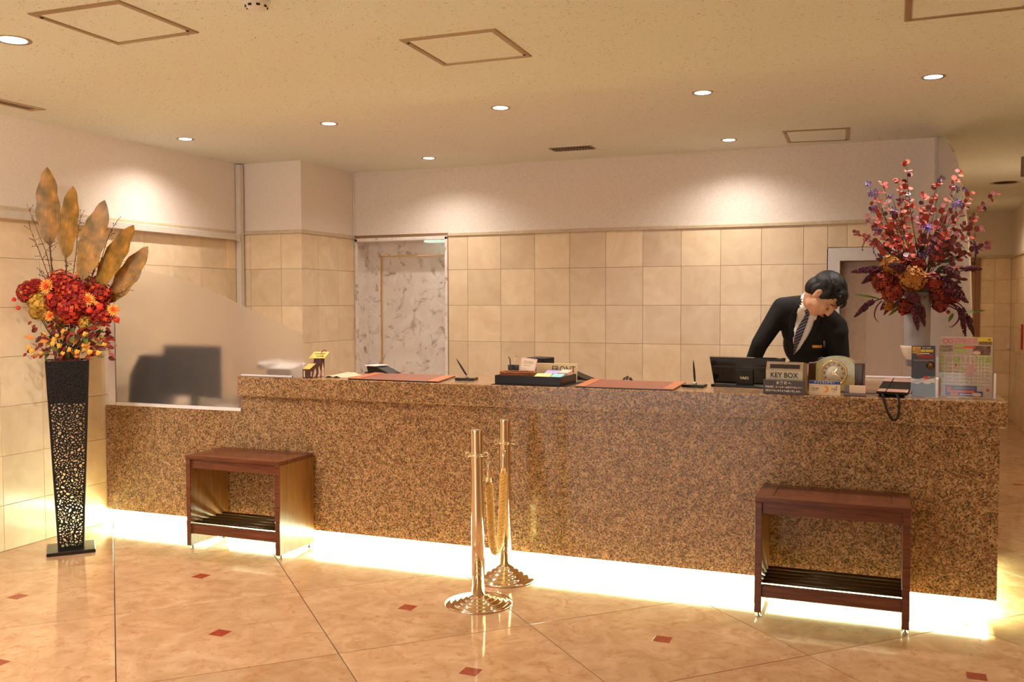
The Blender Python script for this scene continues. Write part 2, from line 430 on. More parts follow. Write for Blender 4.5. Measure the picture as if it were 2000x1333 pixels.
MB().cbox((-3.72, .05, DZ-.02), (-3.50, .16, DZ-.005), .003).build('lamp_cover', P('cool_diffuser', srgb(210, 228, 214), .4, emit=(.75, 1, .85), estr=.6), d1)
# plain white door frame with a beige opening behind the desk
d2 = struct(thing('door_2', 'white framed doorway in the tiled back wall', 'doorway', (0, YB, 0))); del d2['category']
WF = P('white_gloss', srgb(232, 226, 224), .3, var=.02)
b = MB(); b.cbox((EX0-.085, -.022, 0), (EX0, .05, EZ+.095), .004); b.cbox((EX1, -.022, 0), (EX1+.085, .05, EZ+.095), .004); b.cbox((EX0-.085, -.0225, EZ), (EX1+.085, .05, EZ+.095), .004)
b.build('door_frame', WF, d2)
MB().box((EX0-.02, .10, 0), (EX1+.02, .12, EZ+.02)).build('door_panel', P('beige_door', srgb(214, 186, 164), .6), d2)
MB().box((EX0-.092, -.016, 0), (EX0-.0855, .002, EZ+.09)).build('dark_seal', DARKM, d2)
# corridor door
d3 = struct(thing('door_3', 'brown doorway at the far end of the passage', 'doorway', (0, YFAR, 0))); del d3['category']
BR = P('brown_frame', srgb(150, 112, 78), .4)
b = MB(); b.cbox((1.10, -.03, 0), (1.165, .02, ZM+.005), .004); b.cbox((.40, -.03, 0), (.46, .02, ZM+.005), .004); b.cbox((.40, -.031, ZM-.05), (1.165, .02, ZM+.005), .004)
b.build('door_frame', BR, d3)
MB().box((.46, -.008, 0), (1.10, .004, ZM-.05)).build('door_panel', P('tan_door', srgb(170, 134, 98), .5), d3)
MB().box((.46, -.012, ZM-.18), (1.10, -.004, ZM-.05)).build('transom', P('dark_transom', srgb(92, 74, 50), .4), d3)
# cable ducts
cd = thing('cable_duct', 'white plastic wall duct running level then up to the ceiling beside the pillar', 'cable duct', (XL, 0, 0))
MB().cbox((.014, .6, 2.034), (.05, YF-.06, 2.084), .004).build('level_duct', DUCT, cd)
MB().cbox((.004, YF-.065, 1.0), (.052, YF-.015, ZC-.01), .005).build('upright_duct', DUCT, cd)
MB().cbox((.012, YF-.088, 2.026), (.056, YF-.066, 2.092), .003).build('elbow', DUCT, cd)

# ------------------------------------------------------------------ ceiling fittings
LAMP = P('lamp_face', (1, .93, .82), .4, var=0., emit=(1, .9, .76), estr=14.)
TR = P('lamp_trim', srgb(170, 150, 128), .3, .3)
b = MB(); b.lathe([(.045, -.001), (.060, -.004), (.062, -.001), (.062, 0)], 28, caps=False); ring = b.mesh('trim_ring', TR)
lampm = MB().lathe([(0., -.002), (.03, -.0035), (.046, -.002)], 28).mesh('lamp', LAMP)
dl = [(-4.564, 5.283, 'downlight farthest along the desk row, nearest the ducted side wall', 30), (-3.325, 5.183, 'second downlight of the desk row counted from the ducted wall', 42),
      (-2.12, 5.147, 'middle downlight of the desk row, above the coloured notes', 42), (-.941, 5.199, 'fourth downlight of the desk row, above the desk computer', 36),
      (.218, 5.282, 'downlight at the desk row end, above the purple and red bouquet', 40), (-3.383, 6.713, 'small rear downlight beside the marble doorway', 26),
      (-1.039, 6.776, 'small rear downlight between the air grille and the narrow hatch', 27), (-3.548, 3.029, 'large bright downlight above the tall openwork planter', 90)]
LIT = []
for i, (x, y, lab, pw) in enumerate(dl):
    d = thing('downlight', 'lit round ' + lab, 'downlight', (x, y, ZC), 0, 'recessed ceiling downlights')
    sc = 1.25 if i == 7 else .95
    r_ = link('trim_ring', ring, d); l_ = link('lamp', lampm, d); r_.scale = l_.scale = (sc, sc, 1)
    spot((x, y, ZC-.012), pw*1.6, 146, 1.)
un = thing('unlit_downlight', 'dark unlit round downlight in the passage ceiling', 'downlight', (1.07, 10.2, ZC))
MB().lathe([(.105, -.001), (.13, -.006), (.135, -.001), (.135, 0)], 28).build('trim_ring', P('cream_ring', srgb(200, 180, 140), .4), un)
MB().lathe([(0, -.001), (.105, -.002)], 28).build('dark_well', DARKM, un)
def hatch(corners, label, wd=.028):
    p = [Vector((x, y, 0)) for x, y in corners]; c = sum(p, Vector())/4
    o = thing('ceiling_hatch', label, 'access hatch', (c.x, c.y, ZC), 0, 'square ceiling access hatches')
    p = [v-c for v in p]
    for i in range(4):
        a, d = p[i], p[(i+1) % 4]; ai, di = a*(1-wd/.23), d*(1-wd/.23)
        z0, z1 = Vector((0, 0, 0)), Vector((0, 0, -.006))
        vs = [a+z0, d+z0, di+z0, ai+z0, a*.985+z1, d*.985+z1, di*1.01+z1, ai*1.01+z1]
        MB().add(vs, [(0, 1, 2, 3), (7, 6, 5, 4), (0, 4, 5, 1), (1, 5, 6, 2), (2, 6, 7, 3), (3, 7, 4, 0)]).build('frame_bar', ALU, o)
    q = [v*(1-wd/.23-.012) for v in p]
    MB().add([v + Vector((0, 0, -.0005)) for v in q] + [v*.99 + Vector((0, 0, -.003)) for v in q], [(7, 6, 5, 4)] + [(j, (j+1) % 4, 4+(j+1) % 4, 4+j) for j in range(4)]).build('hatch_panel', CEIL, o)
    for k in (0, 2):
        MB().cbox((-.006, -.006, -.009), (.006, .006, -.004), .002).build('catch', DARKM, o, p[k]*(.91)+Vector((.0, .03 if k == 0 else -.03, 0)))
hatch([(-3.17, 2.775), (-2.71, 2.785), (-2.715, 3.24), (-3.175, 3.255)], 'square ceiling hatch closest to the planter downlight')
hatch([(-1.985, 3.655), (-1.53, 3.66), (-1.54, 4.13), (-2.0, 4.13)], 'square ceiling hatch over the open floor, between the two corner ones')
hatch([(-.655, 6.56), (-.222, 6.595), (-.245, 7.10), (-.665, 7.04)], 'narrow looking ceiling hatch against the back wall')
hatch([(.055, 3.74), (.52, 3.735), (.515, 4.185), (.06, 4.195)], 'square ceiling hatch cut off by the top edge, toward the passage')
g = thing('air_grille', 'small slotted grey air grille in the ceiling by the back wall', 'vent', (-2.18, 6.70, ZC))
MB().cbox((-.165, -.075, -.004), (.165, .075, 0), .002).build('grille_frame', P('grey_grille', srgb(150, 128, 108), .5), g)
MB().box((-.15, -.06, -.0045), (.15, .06, -.003)).build('dark_backing', DARKM, g)
for k in range(13):
    MB().cbox((-.006, -.058, -.010), (.004, .058, -.0045), .001).build('slat', P('grey_grille', (0, 0, 0)), g, (-.138+k*.023, 0, 0))
g = thing('slot_diffuser', 'long dark slot diffuser in the ceiling beside the ducted wall', 'vent', (-4.69, 3.45, ZC))
b = MB(); b.cbox((-.06, -.72, -.005), (-.03, .72, 0), .002); b.cbox((.03, -.72, -.005), (.06, .72, 0), .002); b.cbox((-.06, .68, -.0049), (.06, .72, 0), .002); b.cbox((-.06, -.72, -.0049), (.06, -.68, 0), .002)
b.build('diffuser_frame', P('cream_metal', srgb(196, 168, 130), .4), g)
MB().box((-.03, -.68, -.002), (.03, .68, -.0005)).build('dark_slot', DARKM, g)
MB().cbox((-.004, -.68, -.004), (.004, .68, -.001), .001).build('centre_bar', P('cream_metal', (0, 0, 0)), g)
sd = thing('smoke_detector', 'round white smoke detector on the ceiling at the top edge', 'smoke detector', (-2.235, 2.99, ZC))
MB().lathe([(.05, 0), (.05, -.012), (.045, -.018), (.03, -.034), (.02, -.038), (0, -.039)], 24).build('housing', WHITE, sd)
for k in range(8):
    a = k*math.pi/4
    MB().cbox((-.007, -.002, -.006), (.007, .002, .006), .001).build('slot', DARKM, sd, (.041*math.cos(a), .041*math.sin(a), -.022)).rotation_euler = (0, 0, a+math.pi/2)
es = thing('hanging_sign', 'grey hanging sign plate cut off by the edge, above the passage', 'sign', (1.10, 7.5, 2.47))
MB().cbox((-.215, -.02, -.07), (.215, .02, .07), .003).build('sign_body', P('sign_grey', srgb(150, 132, 112), .5), es)
for s_ in (-.15, .15): MB().tube([(s_, 0, .07), (s_, 0, ZC-2.47)], .006, 6).build('hanger_rod', ALU, es)
rs = thing('red_wall_plate', 'narrow vertical red plate on the passage side wall', 'sign', (XR-.006, 12.45, 1.10))
MB().cbox((-.006, -.045, -.15), (.006, .045, .15), .002).build('plate', P('red_plate', srgb(190, 40, 26), .4), rs)
sw = thing('wall_switch', 'tiny white wall switch on the far passage wall', 'switch', (1.497, YFAR-.004, .94))
MB().cbox((-.02, -.008, -.03), (.02, .004, .03), .002).build('switch_plate', WHITE, sw)

# ------------------------------------------------------------------ reception counter
YC, YS, ZB, ZTOP, ZSL = 4.933, 4.888, .094, 1.049, .925
XE0, XE1, XS0, XS1 = XL+.006, .517, -3.84, .545
ct = thing('reception_counter', 'long speckled brown granite reception counter glowing underneath', 'counter', (0, 0, 0))
b = MB(); b.box((XS0, YC, ZB), (XE1, YC+.03, ZSL)); b.box((XE0, YC, ZB), (XS0, YC+.03, .818)); b.build('front_panel', GRANITE, ct)
MB().box((XE1-.03, YC+.03, ZB), (XE1, 6.2, ZSL)).build('end_panel', GRANITE, ct)
MB().cbox((XS0, YS, ZSL), (XS1, 5.46, ZTOP), .004).build('counter_top', GRANITE, ct)
MB().cbox((-.11, 5.4605, ZSL), (XS1, 6.22, ZTOP-.0005), .004).build('return_top', GRANITE, ct)
MB().box((-.09, 5.47, 0), (-.06, 6.2, ZSL)).build('return_panel', P('cream_laminate', srgb(226, 206, 180), .4), ct)
MB().cbox((XE0, YC+.031, .775), (XS0-.005, 5.62, .80), .003).build('work_top', P('cream_laminate', (0, 0, 0)), ct)
MB().cbox((XS0-.004, 5.461, .72), (-.112, 5.75, .745), .003).build('staff_shelf', P('cream_laminate', (0, 0, 0)), ct)
MB().box((XS0, 5.42, .1), (XS0+.02, 5.46, ZSL)).build('rear_support', P('cream_laminate', (0, 0, 0)), ct)
KW = P('kick_white', srgb(240, 236, 226), .5, var=.01)
b = MB(); b.box((XE0, 5.06, 0), (XE1-.12, 5.09, ZB+.02)); b.box((XE1-.15, 5.09, 0), (XE1-.12, 6.2, ZB+.02)); b.build('kick_plate', KW, ct)
b = MB(); b.box((XE0, YC+.005, ZB+.001), (XE1-.03, 5.09, ZB+.007)); b.box((XE1-.15, 5.09, ZB+.001), (XE1-.005, 6.2, ZB+.007)); b.build('soffit', KW, ct)
KL = P('glowing_tube', (1, .95, .8), .4, var=0., emit=KICK_COL, estr=KICK_STRENGTH)
b = MB(); b.tube([(XE0+.02, 4.958, .072), (XE1-.03, 4.958, .072)], .013, 10); b.tube([(XE1-.045, 4.99, .072), (XE1-.045, 6.1, .072)], .013, 10)
b.build('light_tube', KL, ct)
# ------------------------------------------------------------------ frosted screens
def plate(name, poly, d, m, parent, M=None):
    return MB().prism(poly, 0, d, 0, M).build(name, m, parent)
fs = thing('frosted_screen', 'large frosted acrylic screen with a sloping curved top standing on the low counter end', 'screen', (0, 4.935, 0))
top = [(-4.955, 1.71), (-4.85, 1.735), (-4.75, 1.738), (-4.614, 1.732), (-4.45, 1.708), (-4.28, 1.666), (-4.114, 1.612), (-3.98, 1.562), (-3.844, 1.507), (-3.65, 1.428), (-3.48, 1.356), (-3.42, 1.343), (-3.398, 1.338), (-3.378, 1.315), (-3.370, 1.274), (-3.370, ZTOP+.001)]
poly = [(-4.955, .8195), (XS0-.003, .8195), (XS0-.003, ZTOP+.001)] + top[::-1]
MB().prism(poly, -.004, .004).build('acrylic_sheet', FROST, fs)
EDGE = P('bright_acrylic_edge', srgb(254, 248, 252), .3, var=.01)
MB().cbox((-4.955, -.0065, .8195), (-4.892, .0065, 1.69), .002).build('edge_strip', EDGE, fs)
MB().cbox((-4.884, -.012, .8195), (XS0-.004, .012, .842), .002).build('base_strip', EDGE, fs)
MB().cbox((XS0+.002, -.011, ZTOP+.001), (-3.45, .011, ZTOP+.012), .002).build('base_strip', EDGE, fs)
# side screen beside the passage
V0, V1 = Vector((.326, 7.21, 0)), Vector((.471, 5.90, 0))
fr = thing('side_screen', 'tall frosted screen with quarter round top between the desk and the passage', 'screen', V0)
dv = (V1-V0); Ls = dv.length; dh = dv.normalized()
pts = []
for px, py in ((1837, 268), (1846, 270), (1855, 281), (1863, 297), (1873, 330), (1880, 365), (1885, 400), (1891, 460), (1895, 520), (1897.5, 600), (1898.5, 690)):
    r_ = (FWD + RGT*((px-1000)/F_PX) - UPV*((py-666.5)/F_PX))
    nrm = Vector((dh.y, -dh.x, 0)); t_ = (V0-EYEP).dot(nrm)/r_.dot(nrm); q = EYEP + r_*t_
    pts.append(((q-V0).dot(dh), min(q.z, ZC-.004)))
MS = Matrix(((dh.x, dh.y, 0, 0), (dh.y, -dh.x, 0, 0), (0, 0, 1, 0), (0, 0, 0, 1)))
poly = [(.03, ZTOP+.001), (Ls, ZTOP+.001)] + [(min(a, Ls), z) for a, z in pts[::-1]] + [(.03, ZC-.004)]
MB().prism(poly, -.004, .004, 0, MS).build('acrylic_sheet', FROST, fr)
MB().cbox((-.016, -.045, 0), (.016, .012, ZC-.008), .003).build('post', DUCT, fr)
br = thing('rear_screen', 'low frosted screen of two sheets at the back of the desk return', 'screen', (0, 6.19, ZTOP))
MB().box((-.10, -.004, .002), (.104, .004, .46)).build('acrylic_sheet', FROST, br)
MB().box((.108, -.004, .002), (.42, .004, .46)).build('acrylic_sheet', FROST, br)
MB().cbox((-.10, -.012, 0), (.42, .012, .012), .002).build('base_strip', EDGE, br)

# ------------------------------------------------------------------ things behind the big screen
def simple(name, label, cat, loc, rotz=0, group=None): return thing(name, label, cat, loc, rotz, group)
WZ = .801
m_ = simple('monitor', 'black screen back blurred behind the frosted acrylic', 'monitor', (-4.38, 5.10, WZ), R(-4))
MB().cbox((-.25, -.02, .08), (.25, .02, .43), .006).build('screen', BLACK, m_)
MB().cbox((-.03, .0, .01), (.03, .03, .15), .004).build('stand', BLACK, m_); MB().cbox((-.12, -.07, 0), (.12, .09, .012), .004).build('base', BLACK, m_)
m_ = simple('card_terminal', 'dark printer-like terminal blurred behind the acrylic next to the side wall', 'terminal', (-4.76, 5.13, WZ), R(6))
b = MB(); b.prism([(-.12, 0), (.12, 0), (.12, .36), (-.02, .36), (-.10, .22)], -.10, .10); b.build('body', P('dark_grey', srgb(52, 48, 46), .5), m_)
MB().cbox((-.08, -.105, .04), (.09, -.1, .12), .002).build('paper_slot', BLACK, m_)
m_ = simple('file_box', 'red file box blurred low behind the acrylic', 'box', (-3.945, 5.16, WZ))
MB().cbox((-.05, -.06, 0), (.05, .06, .13), .004).build('body', P('red_card', srgb(190, 40, 34), .5), m_); MB().cbox((-.03, -.062, .05), (.03, -.060, .09), .001).build('label_plate', WHITE, m_)
m_ = simple('keyboard', 'black keyboard lying low behind the acrylic', 'keyboard', (-4.33, 5.40, WZ))
MB().cbox((-.22, -.07, 0), (.22, .07, .022), .004).build('body', BLACK, m_)
b = MB()
for r_ in range(4):
    for k in range(14): b.box((-.205+k*.0295, -.055+r_*.028, .022), (-.18+k*.0295, -.032+r_*.028, .027))
b.build('keys', P('key_grey', srgb(40, 40, 42), .5), m_)['kind'] = 'stuff'
m_ = simple('desk_phone', 'white desk telephone blurred behind the acrylic end on the counter', 'telephone', (-3.62, 5.11, ZTOP), R(-6))
b = MB(); b.prism([(-.075, 0), (.075, 0), (.075, .075), (-.075, .045)], -.10, .10, 0, Matrix.Rotation(R(90), 4, 'Z')); b.build('base', P('phone_white', srgb(230, 222, 216), .4, var=.02), m_)
b = MB(); b.cbox((-.16, -.10, .06), (-.105, .10, .085), .01); b.ell((-.132, -.085, .06), (.03, .03, .022)); b.ell((-.132, .085, .06), (.03, .03, .022)); b.build('handset', P('phone_white', (0, 0, 0)), m_)

# ------------------------------------------------------------------ slatted benches
WD = wood('dark_red_wood', srgb(88, 46, 30), srgb(120, 68, 44), .26)
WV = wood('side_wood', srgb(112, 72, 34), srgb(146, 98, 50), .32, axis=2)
ROD = P('bronze_rod', srgb(70, 54, 34), .3, .6)
CHR = P('chrome', srgb(210, 206, 196), .12, 1., var=.02)
def bench(loc, label, w):
    t = thing('slatted_bench', label, 'bench', loc, 0, 'low slatted luggage benches')
    d, h, th = .355, .585, .032
    for s in (0, w-th):
        MB().cbox((s, 0, .026), (s+th, d, h-.024), .002).build('side_panel', WV, t)
        MB().cbox((s-.0005, -.004, .0255), (s+th+.0005, .006, h-.024), .002).build('edge_band', WD, t)
    MB().cbox((-.002, -.004, h-.0238), (w+.002, .062, h), .002).build('top_rail', WD, t); MB().cbox((-.002, d-.062, h-.0238), (w+.002, d, h), .002).build('top_rail', WD, t)
    for s in (-.002, w-.078): MB().cbox((s, .0625, h-.0237), (s+.08, d-.0625, h), .002).build('top_rail', WD, t)
    k = 5; g = .011; wd = (d-.125-g*(k+1))/k
    sl = MB().cbox((.079, 0, h-.022), (w-.079, wd, h-.001), .002).mesh('slat', WD)
    for i in range(k): link('slat', sl, t, (0, .0625+g+i*(wd+g), 0))
    MB().cbox((th, .012, h-.082), (w-th, .03, h-.0245), .002).build('apron', WD, t); MB().cbox((th, d-.03, h-.082), (w-th, d-.012, h-.0245), .002).build('apron', WD, t)
    MB().cbox((th, .012, .098), (w-th, .032, .158), .002).build('lower_rail', WD, t)
    for i in range(5): MB().tube([(th-.004, .052+i*.062, .166), (w-th+.004, .052+i*.062, .166)], .0095, 8).build('shelf_rod', ROD, t)
    for x in (th/2, w-th/2):
        for y in (.03, d-.03):
            MB().lathe([(.014, 0), (.014, .004), (.005, .008), (.005, .027)], 10, (x, y, 0)).build('foot', CHR, t)
    return t
bench((-3.975, 4.56, 0), 'dark red slatted bench by the low counter end, its veneered side glowing yellow', .685)
bench((-.562, 4.56, 0), 'dark slatted bench seen square-on below the key box and clock', .688)

# ------------------------------------------------------------------ barrier posts and rope
BRS = P('polished_brass', srgb(240, 222, 194), .07, 1., var=.01)
def post(loc, label, lean, hs=1.):
    t = thing('barrier_post', label, 'barrier post', loc, 0, 'polished rope barrier posts')
    prof = [(0, 0), (.168, 0), (.171, .004), (.170, .012), (.150, .0145), (.137, .016), (.136, .026), (.118, .029), (.107, .031), (.106, .041), (.088, .044), (.078, .047), (.077, .056), (.060, .059), (.051, .062), (.050, .071), (.037, .075), (.034, .080)]
    prof = [(r_, z_*hs) for r_, z_ in prof]
    MB().lathe(prof + [(0, .081*hs)], 48).build('stepped_base', BRS, t)
    p = MB().lathe([(.0335, .078*hs), (.0325, .45), (.0305, .86), (.0315, .868), (.0315, .880), (.029, .885), (0, .886)], 28).build('pole', BRS, t)
    b = MB(); b.lathe([(.031, -.007), (.037, -.006), (.037, .006), (.031, .007)], 24, (0, 0, .755))
    b.build('collar', BRS, t)
    for a in (20, 110, 200, 290):
        c, s = math.cos(R(a)), math.sin(R(a)); b = MB()
        b.tube([(c*(.047+.011*math.cos(q*math.pi/5)), s*(.047+.011*math.cos(q*math.pi/5)), .757+.011*math.sin(q*math.pi/5)) for q in range(11)], .0035, 6)
        b.build('hook_loop', BRS, t)
    t.rotation_euler = (R(lean[0]), R(lean[1]), 0)
    return t
PA, PB = Vector((-1.882, 4.265, 0)), Vector((-1.915, 4.700, 0))
post(PA, 'polished brass rope post standing farther out from the counter', (0, -.6), .55); post(PB, 'polished brass rope post close against the glowing counter', (0, 0))
rp = thing('barrier_rope', 'twisted golden rope hanging in a deep loop between the two brass posts', 'rope', (PA+PB)/2 + Vector((0, 0, .2)))
o0 = (PA+PB)/2 + Vector((0, 0, .2))
A = PA + Vector((.034, .052, .74)); B = PB + Vector((.018, -.056, .74))
path = []
for i in range(61):
    t_ = i/60; u = 2*t_-1
    sag = .50*(1-abs(u)**2.6); path.append(A.lerp(B, .5+.5*math.copysign(abs(u)**.78, u)) - Vector((0, 0, sag+.02)) - o0)
for nm, seg in (('ferrule', path[:4]), ('ferrule', path[-4:])):
    MB().tube(seg, .014, 12).build(nm, BRS, rp)
RP = P('gold_rope', srgb(228, 178, 92), .55, var=.25, scale=120, bump=.4, sheen=.4)
core = path[3:-3]; ln = [0]
for i in range(1, len(core)): ln.append(ln[-1] + (core[i]-core[i-1]).length)
def along(s):
    for i in range(1, len(core)):
        if ln[i] >= s or i == len(core)-1:
            t_ = (s-ln[i-1])/max(1e-6, ln[i]-ln[i-1]); return core[i-1].lerp(core[i], min(1, t_)), (core[i]-core[i-1]).normalized()
for st in range(3):
    pts = []
    for i in range(0, 181):
        p, tg = along(ln[-1]*i/180); x = Vector((1, 0, 0)); x = (x-tg*x.dot(tg)).normalized(); y = tg.cross(x); a = 2*math.pi*(ln[-1]*i/180/.055 + st/3)
        pts.append(p + (x*math.cos(a)+y*math.sin(a))*.0105)
    MB().tube(pts, .0118, 7).build('strand', RP, rp)
for q, p in ((0, A), (1, B)):
    MB().tube([p - o0 + Vector((0, 0, .018)), path[0 if q == 0 else -1]], .005, 6).build('snap_hook', BRS, rp)

# ------------------------------------------------------------------ openwork planter
pl = thing('openwork_planter', 'tall tapering black planter of pierced metal on a flat square foot', 'planter', (-4.63, 4.285, 0), R(47.1))
MB().cbox((-.135, -.125, 0), (.135, .125, .022), .003).build('foot_plate', P('black_wood', srgb(34, 26, 22), .28, var=.2), pl)
PM = P('black_metal', srgb(22, 19, 19), .42, var=.2)
rng = random.Random(5)
def pierced(w0, w1, z0, z1, seed, dens=1.):
    """trapezoid sheet with irregular through holes, in the x/z plane"""
    rg = random.Random(seed); cu = bpy.data.curves.new('sheet', 'CURVE'); cu.dimensions = '2D'; cu.fill_mode = 'BOTH'; cu.extrude = .0012
    def spl(ps):
        s = cu.splines.new('POLY'); s.points.add(len(ps)-1); s.use_cyclic_u = True
        for p, q in zip(s.points, ps): p.co = (q[0], q[1], 0, 1)
    spl([(-w0/2, z0), (w0/2, z0), (w1/2, z1), (-w1/2, z1)])
    pts = []
    for _ in range(14000):
        z = rg.uniform(z0+.02, z1-.012); hw = (w0+(w1-w0)*(z-z0)/(z1-z0))/2-.007
        x = rg.uniform(-hw, hw); r = rg.choice((.0036, .0045, .006, .0075, .009, .0105)); el = rg.uniform(.9, 2.3); an = rg.uniform(0, math.pi)
        if abs(x)+r*.8 > hw: continue
        if all((x-a)**2+(z-c)**2 > (r*1.04+q*1.04+.0012)**2 for a, c, q in pts): pts.append((x, z, r))
        else: continue
        n = rg.choice((3, 4, 4, 5, 6)); hp = []
        for k in range(n):
            t_ = 2*math.pi*(k+rg.uniform(-.25, .25))/n; rr = r*rg.uniform(.85, 1.12)
            a, c = rr*math.cos(t_)*math.sqrt(el), rr*math.sin(t_)/math.sqrt(el)
            hp.append((x+a*math.cos(an)-c*math.sin(an), z+a*math.sin(an)+c*math.cos(an)))
        hp2 = []
        for k in range(n):
            p, q = hp[k], hp[(k+1) % n]; hp2 += [(p[0]*.8+q[0]*.2, p[1]*.8+q[1]*.2), (p[0]*.2+q[0]*.8, p[1]*.2+q[1]*.8)]
        spl(hp2)
    o = bpy.data.objects.new('sheet', cu); COL.objects.link(o); bpy.context.view_layer.update()
    me = bpy.data.meshes.new_from_object(o.evaluated_get(bpy.context.evaluated_depsgraph_get()))
    bpy.data.objects.remove(o); bpy.data.curves.remove(cu)
    me.transform(Matrix.Rotation(R(90), 4, 'X')); me.materials.clear(); me.materials.append(PM); return me
PW0, PW1, PZ0, PZ1 = .136, .232, .022, 1.172
for k, a in enumerate((0, 90, 270)):
    o = link('pierced_side', pierced(PW0, PW1, 0, PZ1-PZ0, 11+k), pl)
    tilt = math.atan2((PW1-PW0)/2, PZ1-PZ0)
    o.matrix_local = Matrix.Rotation(R(a), 4, 'Z') @ T(0, -PW0/2, PZ0) @ Matrix.Rotation(tilt, 4, 'X')
b = MB()
for sx in (-1, 1):
    for sy in (-1, 1):
        b.tube([(sx*PW0/2, sy*PW0/2, PZ0), (sx*PW1/2, sy*PW1/2, PZ1)], .0045, 4, smooth=False)
b.build('corner_bar', PM, pl)
b = MB(); h_ = PW1/2
for a in range(4): b.box((-h_-.004, -h_-.004, PZ1-.006), (h_+.004, -h_+.004, PZ1+.002), 0, Matrix.Rotation(R(90*a), 4, 'Z'))
b.build('rim', PM, pl)
zi = PZ1-.255; wi = PW0+(PW1-PW0)*(zi-PZ0)/(PZ1-PZ0)-.012; wj = PW1-.014
vs = [(-wi/2, -wi/2, zi), (wi/2, -wi/2, zi), (wi/2, wi/2, zi), (-wi/2, wi/2, zi), (-wj/2, -wj/2, PZ1-.01), (wj/2, -wj/2, PZ1-.01), (wj/2, wj/2, PZ1-.01), (-wj/2, wj/2, PZ1-.01)]
MB().add(vs, [(0, 3, 2, 1), (0, 1, 5, 4), (1, 2, 6, 5), (2, 3, 7, 6), (3, 0, 4, 7), (4, 5, 6, 7)]).build('liner', P('liner_dark', srgb(38, 34, 38), .5), pl)
# ------------------------------------------------------------------ on the counter
Z0 = ZTOP+.0003
INK = P('print_black', srgb(24, 22, 20), .6, var=.05); INKW = P('print_white', srgb(240, 232, 224), .6, var=.02)
LEA = P('tan_leather', srgb(146, 92, 72), .5, var=.12, scale=60, bump=.2); LEA2 = P('tan_leather_band', srgb(190, 118, 78), .45, var=.1, scale=60)
def quadpad(name, label, cor, bands):
    """desk pad from four corners (front a, front b, back b, back a)"""
    c = sum((Vector((x, y, 0)) for x, y in cor), Vector())/4
    t = thing(name, label, 'desk pad', (c.x, c.y, Z0), 0, 'leather desk pads')
    def put(nm, s0, s1, z0, z1, m):
        a, b_, d, e = [Vector((x, y, 0))-c for x, y in cor]
        q = [a.lerp(b_, s0), a.lerp(b_, s1), e.lerp(d, s1), e.lerp(d, s0)]
        MB().add([v+Vector((0, 0, z0)) for v in q] + [v+Vector((0, 0, z1)) for v in q], [(3, 2, 1, 0), (4, 5, 6, 7)] + [(j, (j+1) % 4, 4+(j+1) % 4, 4+j) for j in range(4)]).build(nm, m, t)
    put('underlay', -.004, 1.004, 0, .0055, BLACK); put('writing_surface', .01, .99, .0056, .007, LEA)
    put('end_band', -.004, bands, .0056, .0095, LEA2); put('end_band', 1-bands, 1.004, .0056, .0095, LEA2)
quadpad('desk_pad', 'tan leather desk pad before the marble doorway', [(-3.04, 4.925), (-2.42, 4.90), (-2.51, 5.33), (-3.12, 5.40)], .12)
quadpad('desk_pad', 'tan leather desk pad beside the desk computer and pen', [(-1.575, 4.90), (-1.035, 4.895), (-1.06, 5.37), (-1.63, 5.40)], .105)
t = thing('open_pamphlet', 'cream pamphlet lying open between the tagged box and the desk pad', 'pamphlet', (-3.215, 5.12, Z0), R(2))
b = MB(); n = 8
for s in (-1, 1):
    vs = []; fs = []
    for i in range(n+1):
        u = i/n; z = .012*math.sin(min(1, u*1.6)*math.pi)*.6 + .001
        vs += [(s*u*.088, -.10, z+.002*(1-u)), (s*u*.088, .13, z+.014*(1-u))]
    for i in range(n): fs.append((2*i, 2*i+2, 2*i+3, 2*i+1) if s > 0 else (2*i, 2*i+1, 2*i+3, 2*i+2))
    MB().add(vs, fs).build('page', P('cream_paper', srgb(226, 192, 156), .6, var=.03), t)
MB().cbox((-.085, -.101, 0), (.085, .131, .001), .0003).build('cover', P('cover_brown', srgb(120, 84, 66), .6), t)
# tagged box of tissues-like samples
t = thing('sample_box', 'small stepped cardboard box with a yellow tag on top', 'box', (-3.338, 5.01, Z0), R(1))
CB = P('dark_print_card', srgb(86, 54, 40), .5, var=.45, scale=45)
MZ = Matrix.Rotation(R(90), 4, 'Z')
prof = [(-.095, 0), (.075, 0), (.075, .118), (.035, .118), (.03, .088), (-.02, .088), (-.095, .056)]
b = MB(); b.prism(prof, -.026, .026, 0, MZ); b.build('box_body', CB, t)
sl = math.atan2(.032, .075); MF = MZ @ T(-.095, 0, .0564) @ Matrix.Rotation(-sl, 4, 'Y')
MB().box((.001, -.025, 0), (.076, .025, .0012), 0, MF).build('orange_flap', P('orange_print', srgb(244, 176, 84), .5, var=.15, scale=60), t)
b = MB()
for q in ([(-.06, .004), (-.035, .006), (-.02, .034), (-.034, .06), (-.048, .04)], [(-.01, .004), (.02, .002), (.03, .03), (.012, .072), (.002, .05), (.006, .028)], [(.036, .004), (.07, .002), (.068, .05), (.052, .09), (.044, .055)], [(-.088, .012), (-.074, .01), (-.07, .04), (-.084, .044)]): b.prism(q, -.0266, -.0259, 0, MZ)
b.box((-.0958, .010, .006), (-.0950, .018, .048), 0, MZ)
b.build('printed_patch', P('pale_print', srgb(226, 200, 182), .5, var=.3, scale=90), t)['kind'] = 'stuff'
MT = T(.005, .03, .1185) @ Matrix.Rotation(R(18), 4, 'Z') @ Matrix.Rotation(R(-38), 4, 'X')
TG = ((-.058, 0, 0), (.045, 0, 0), (.068, 0, .05), (-.030, 0, .05))
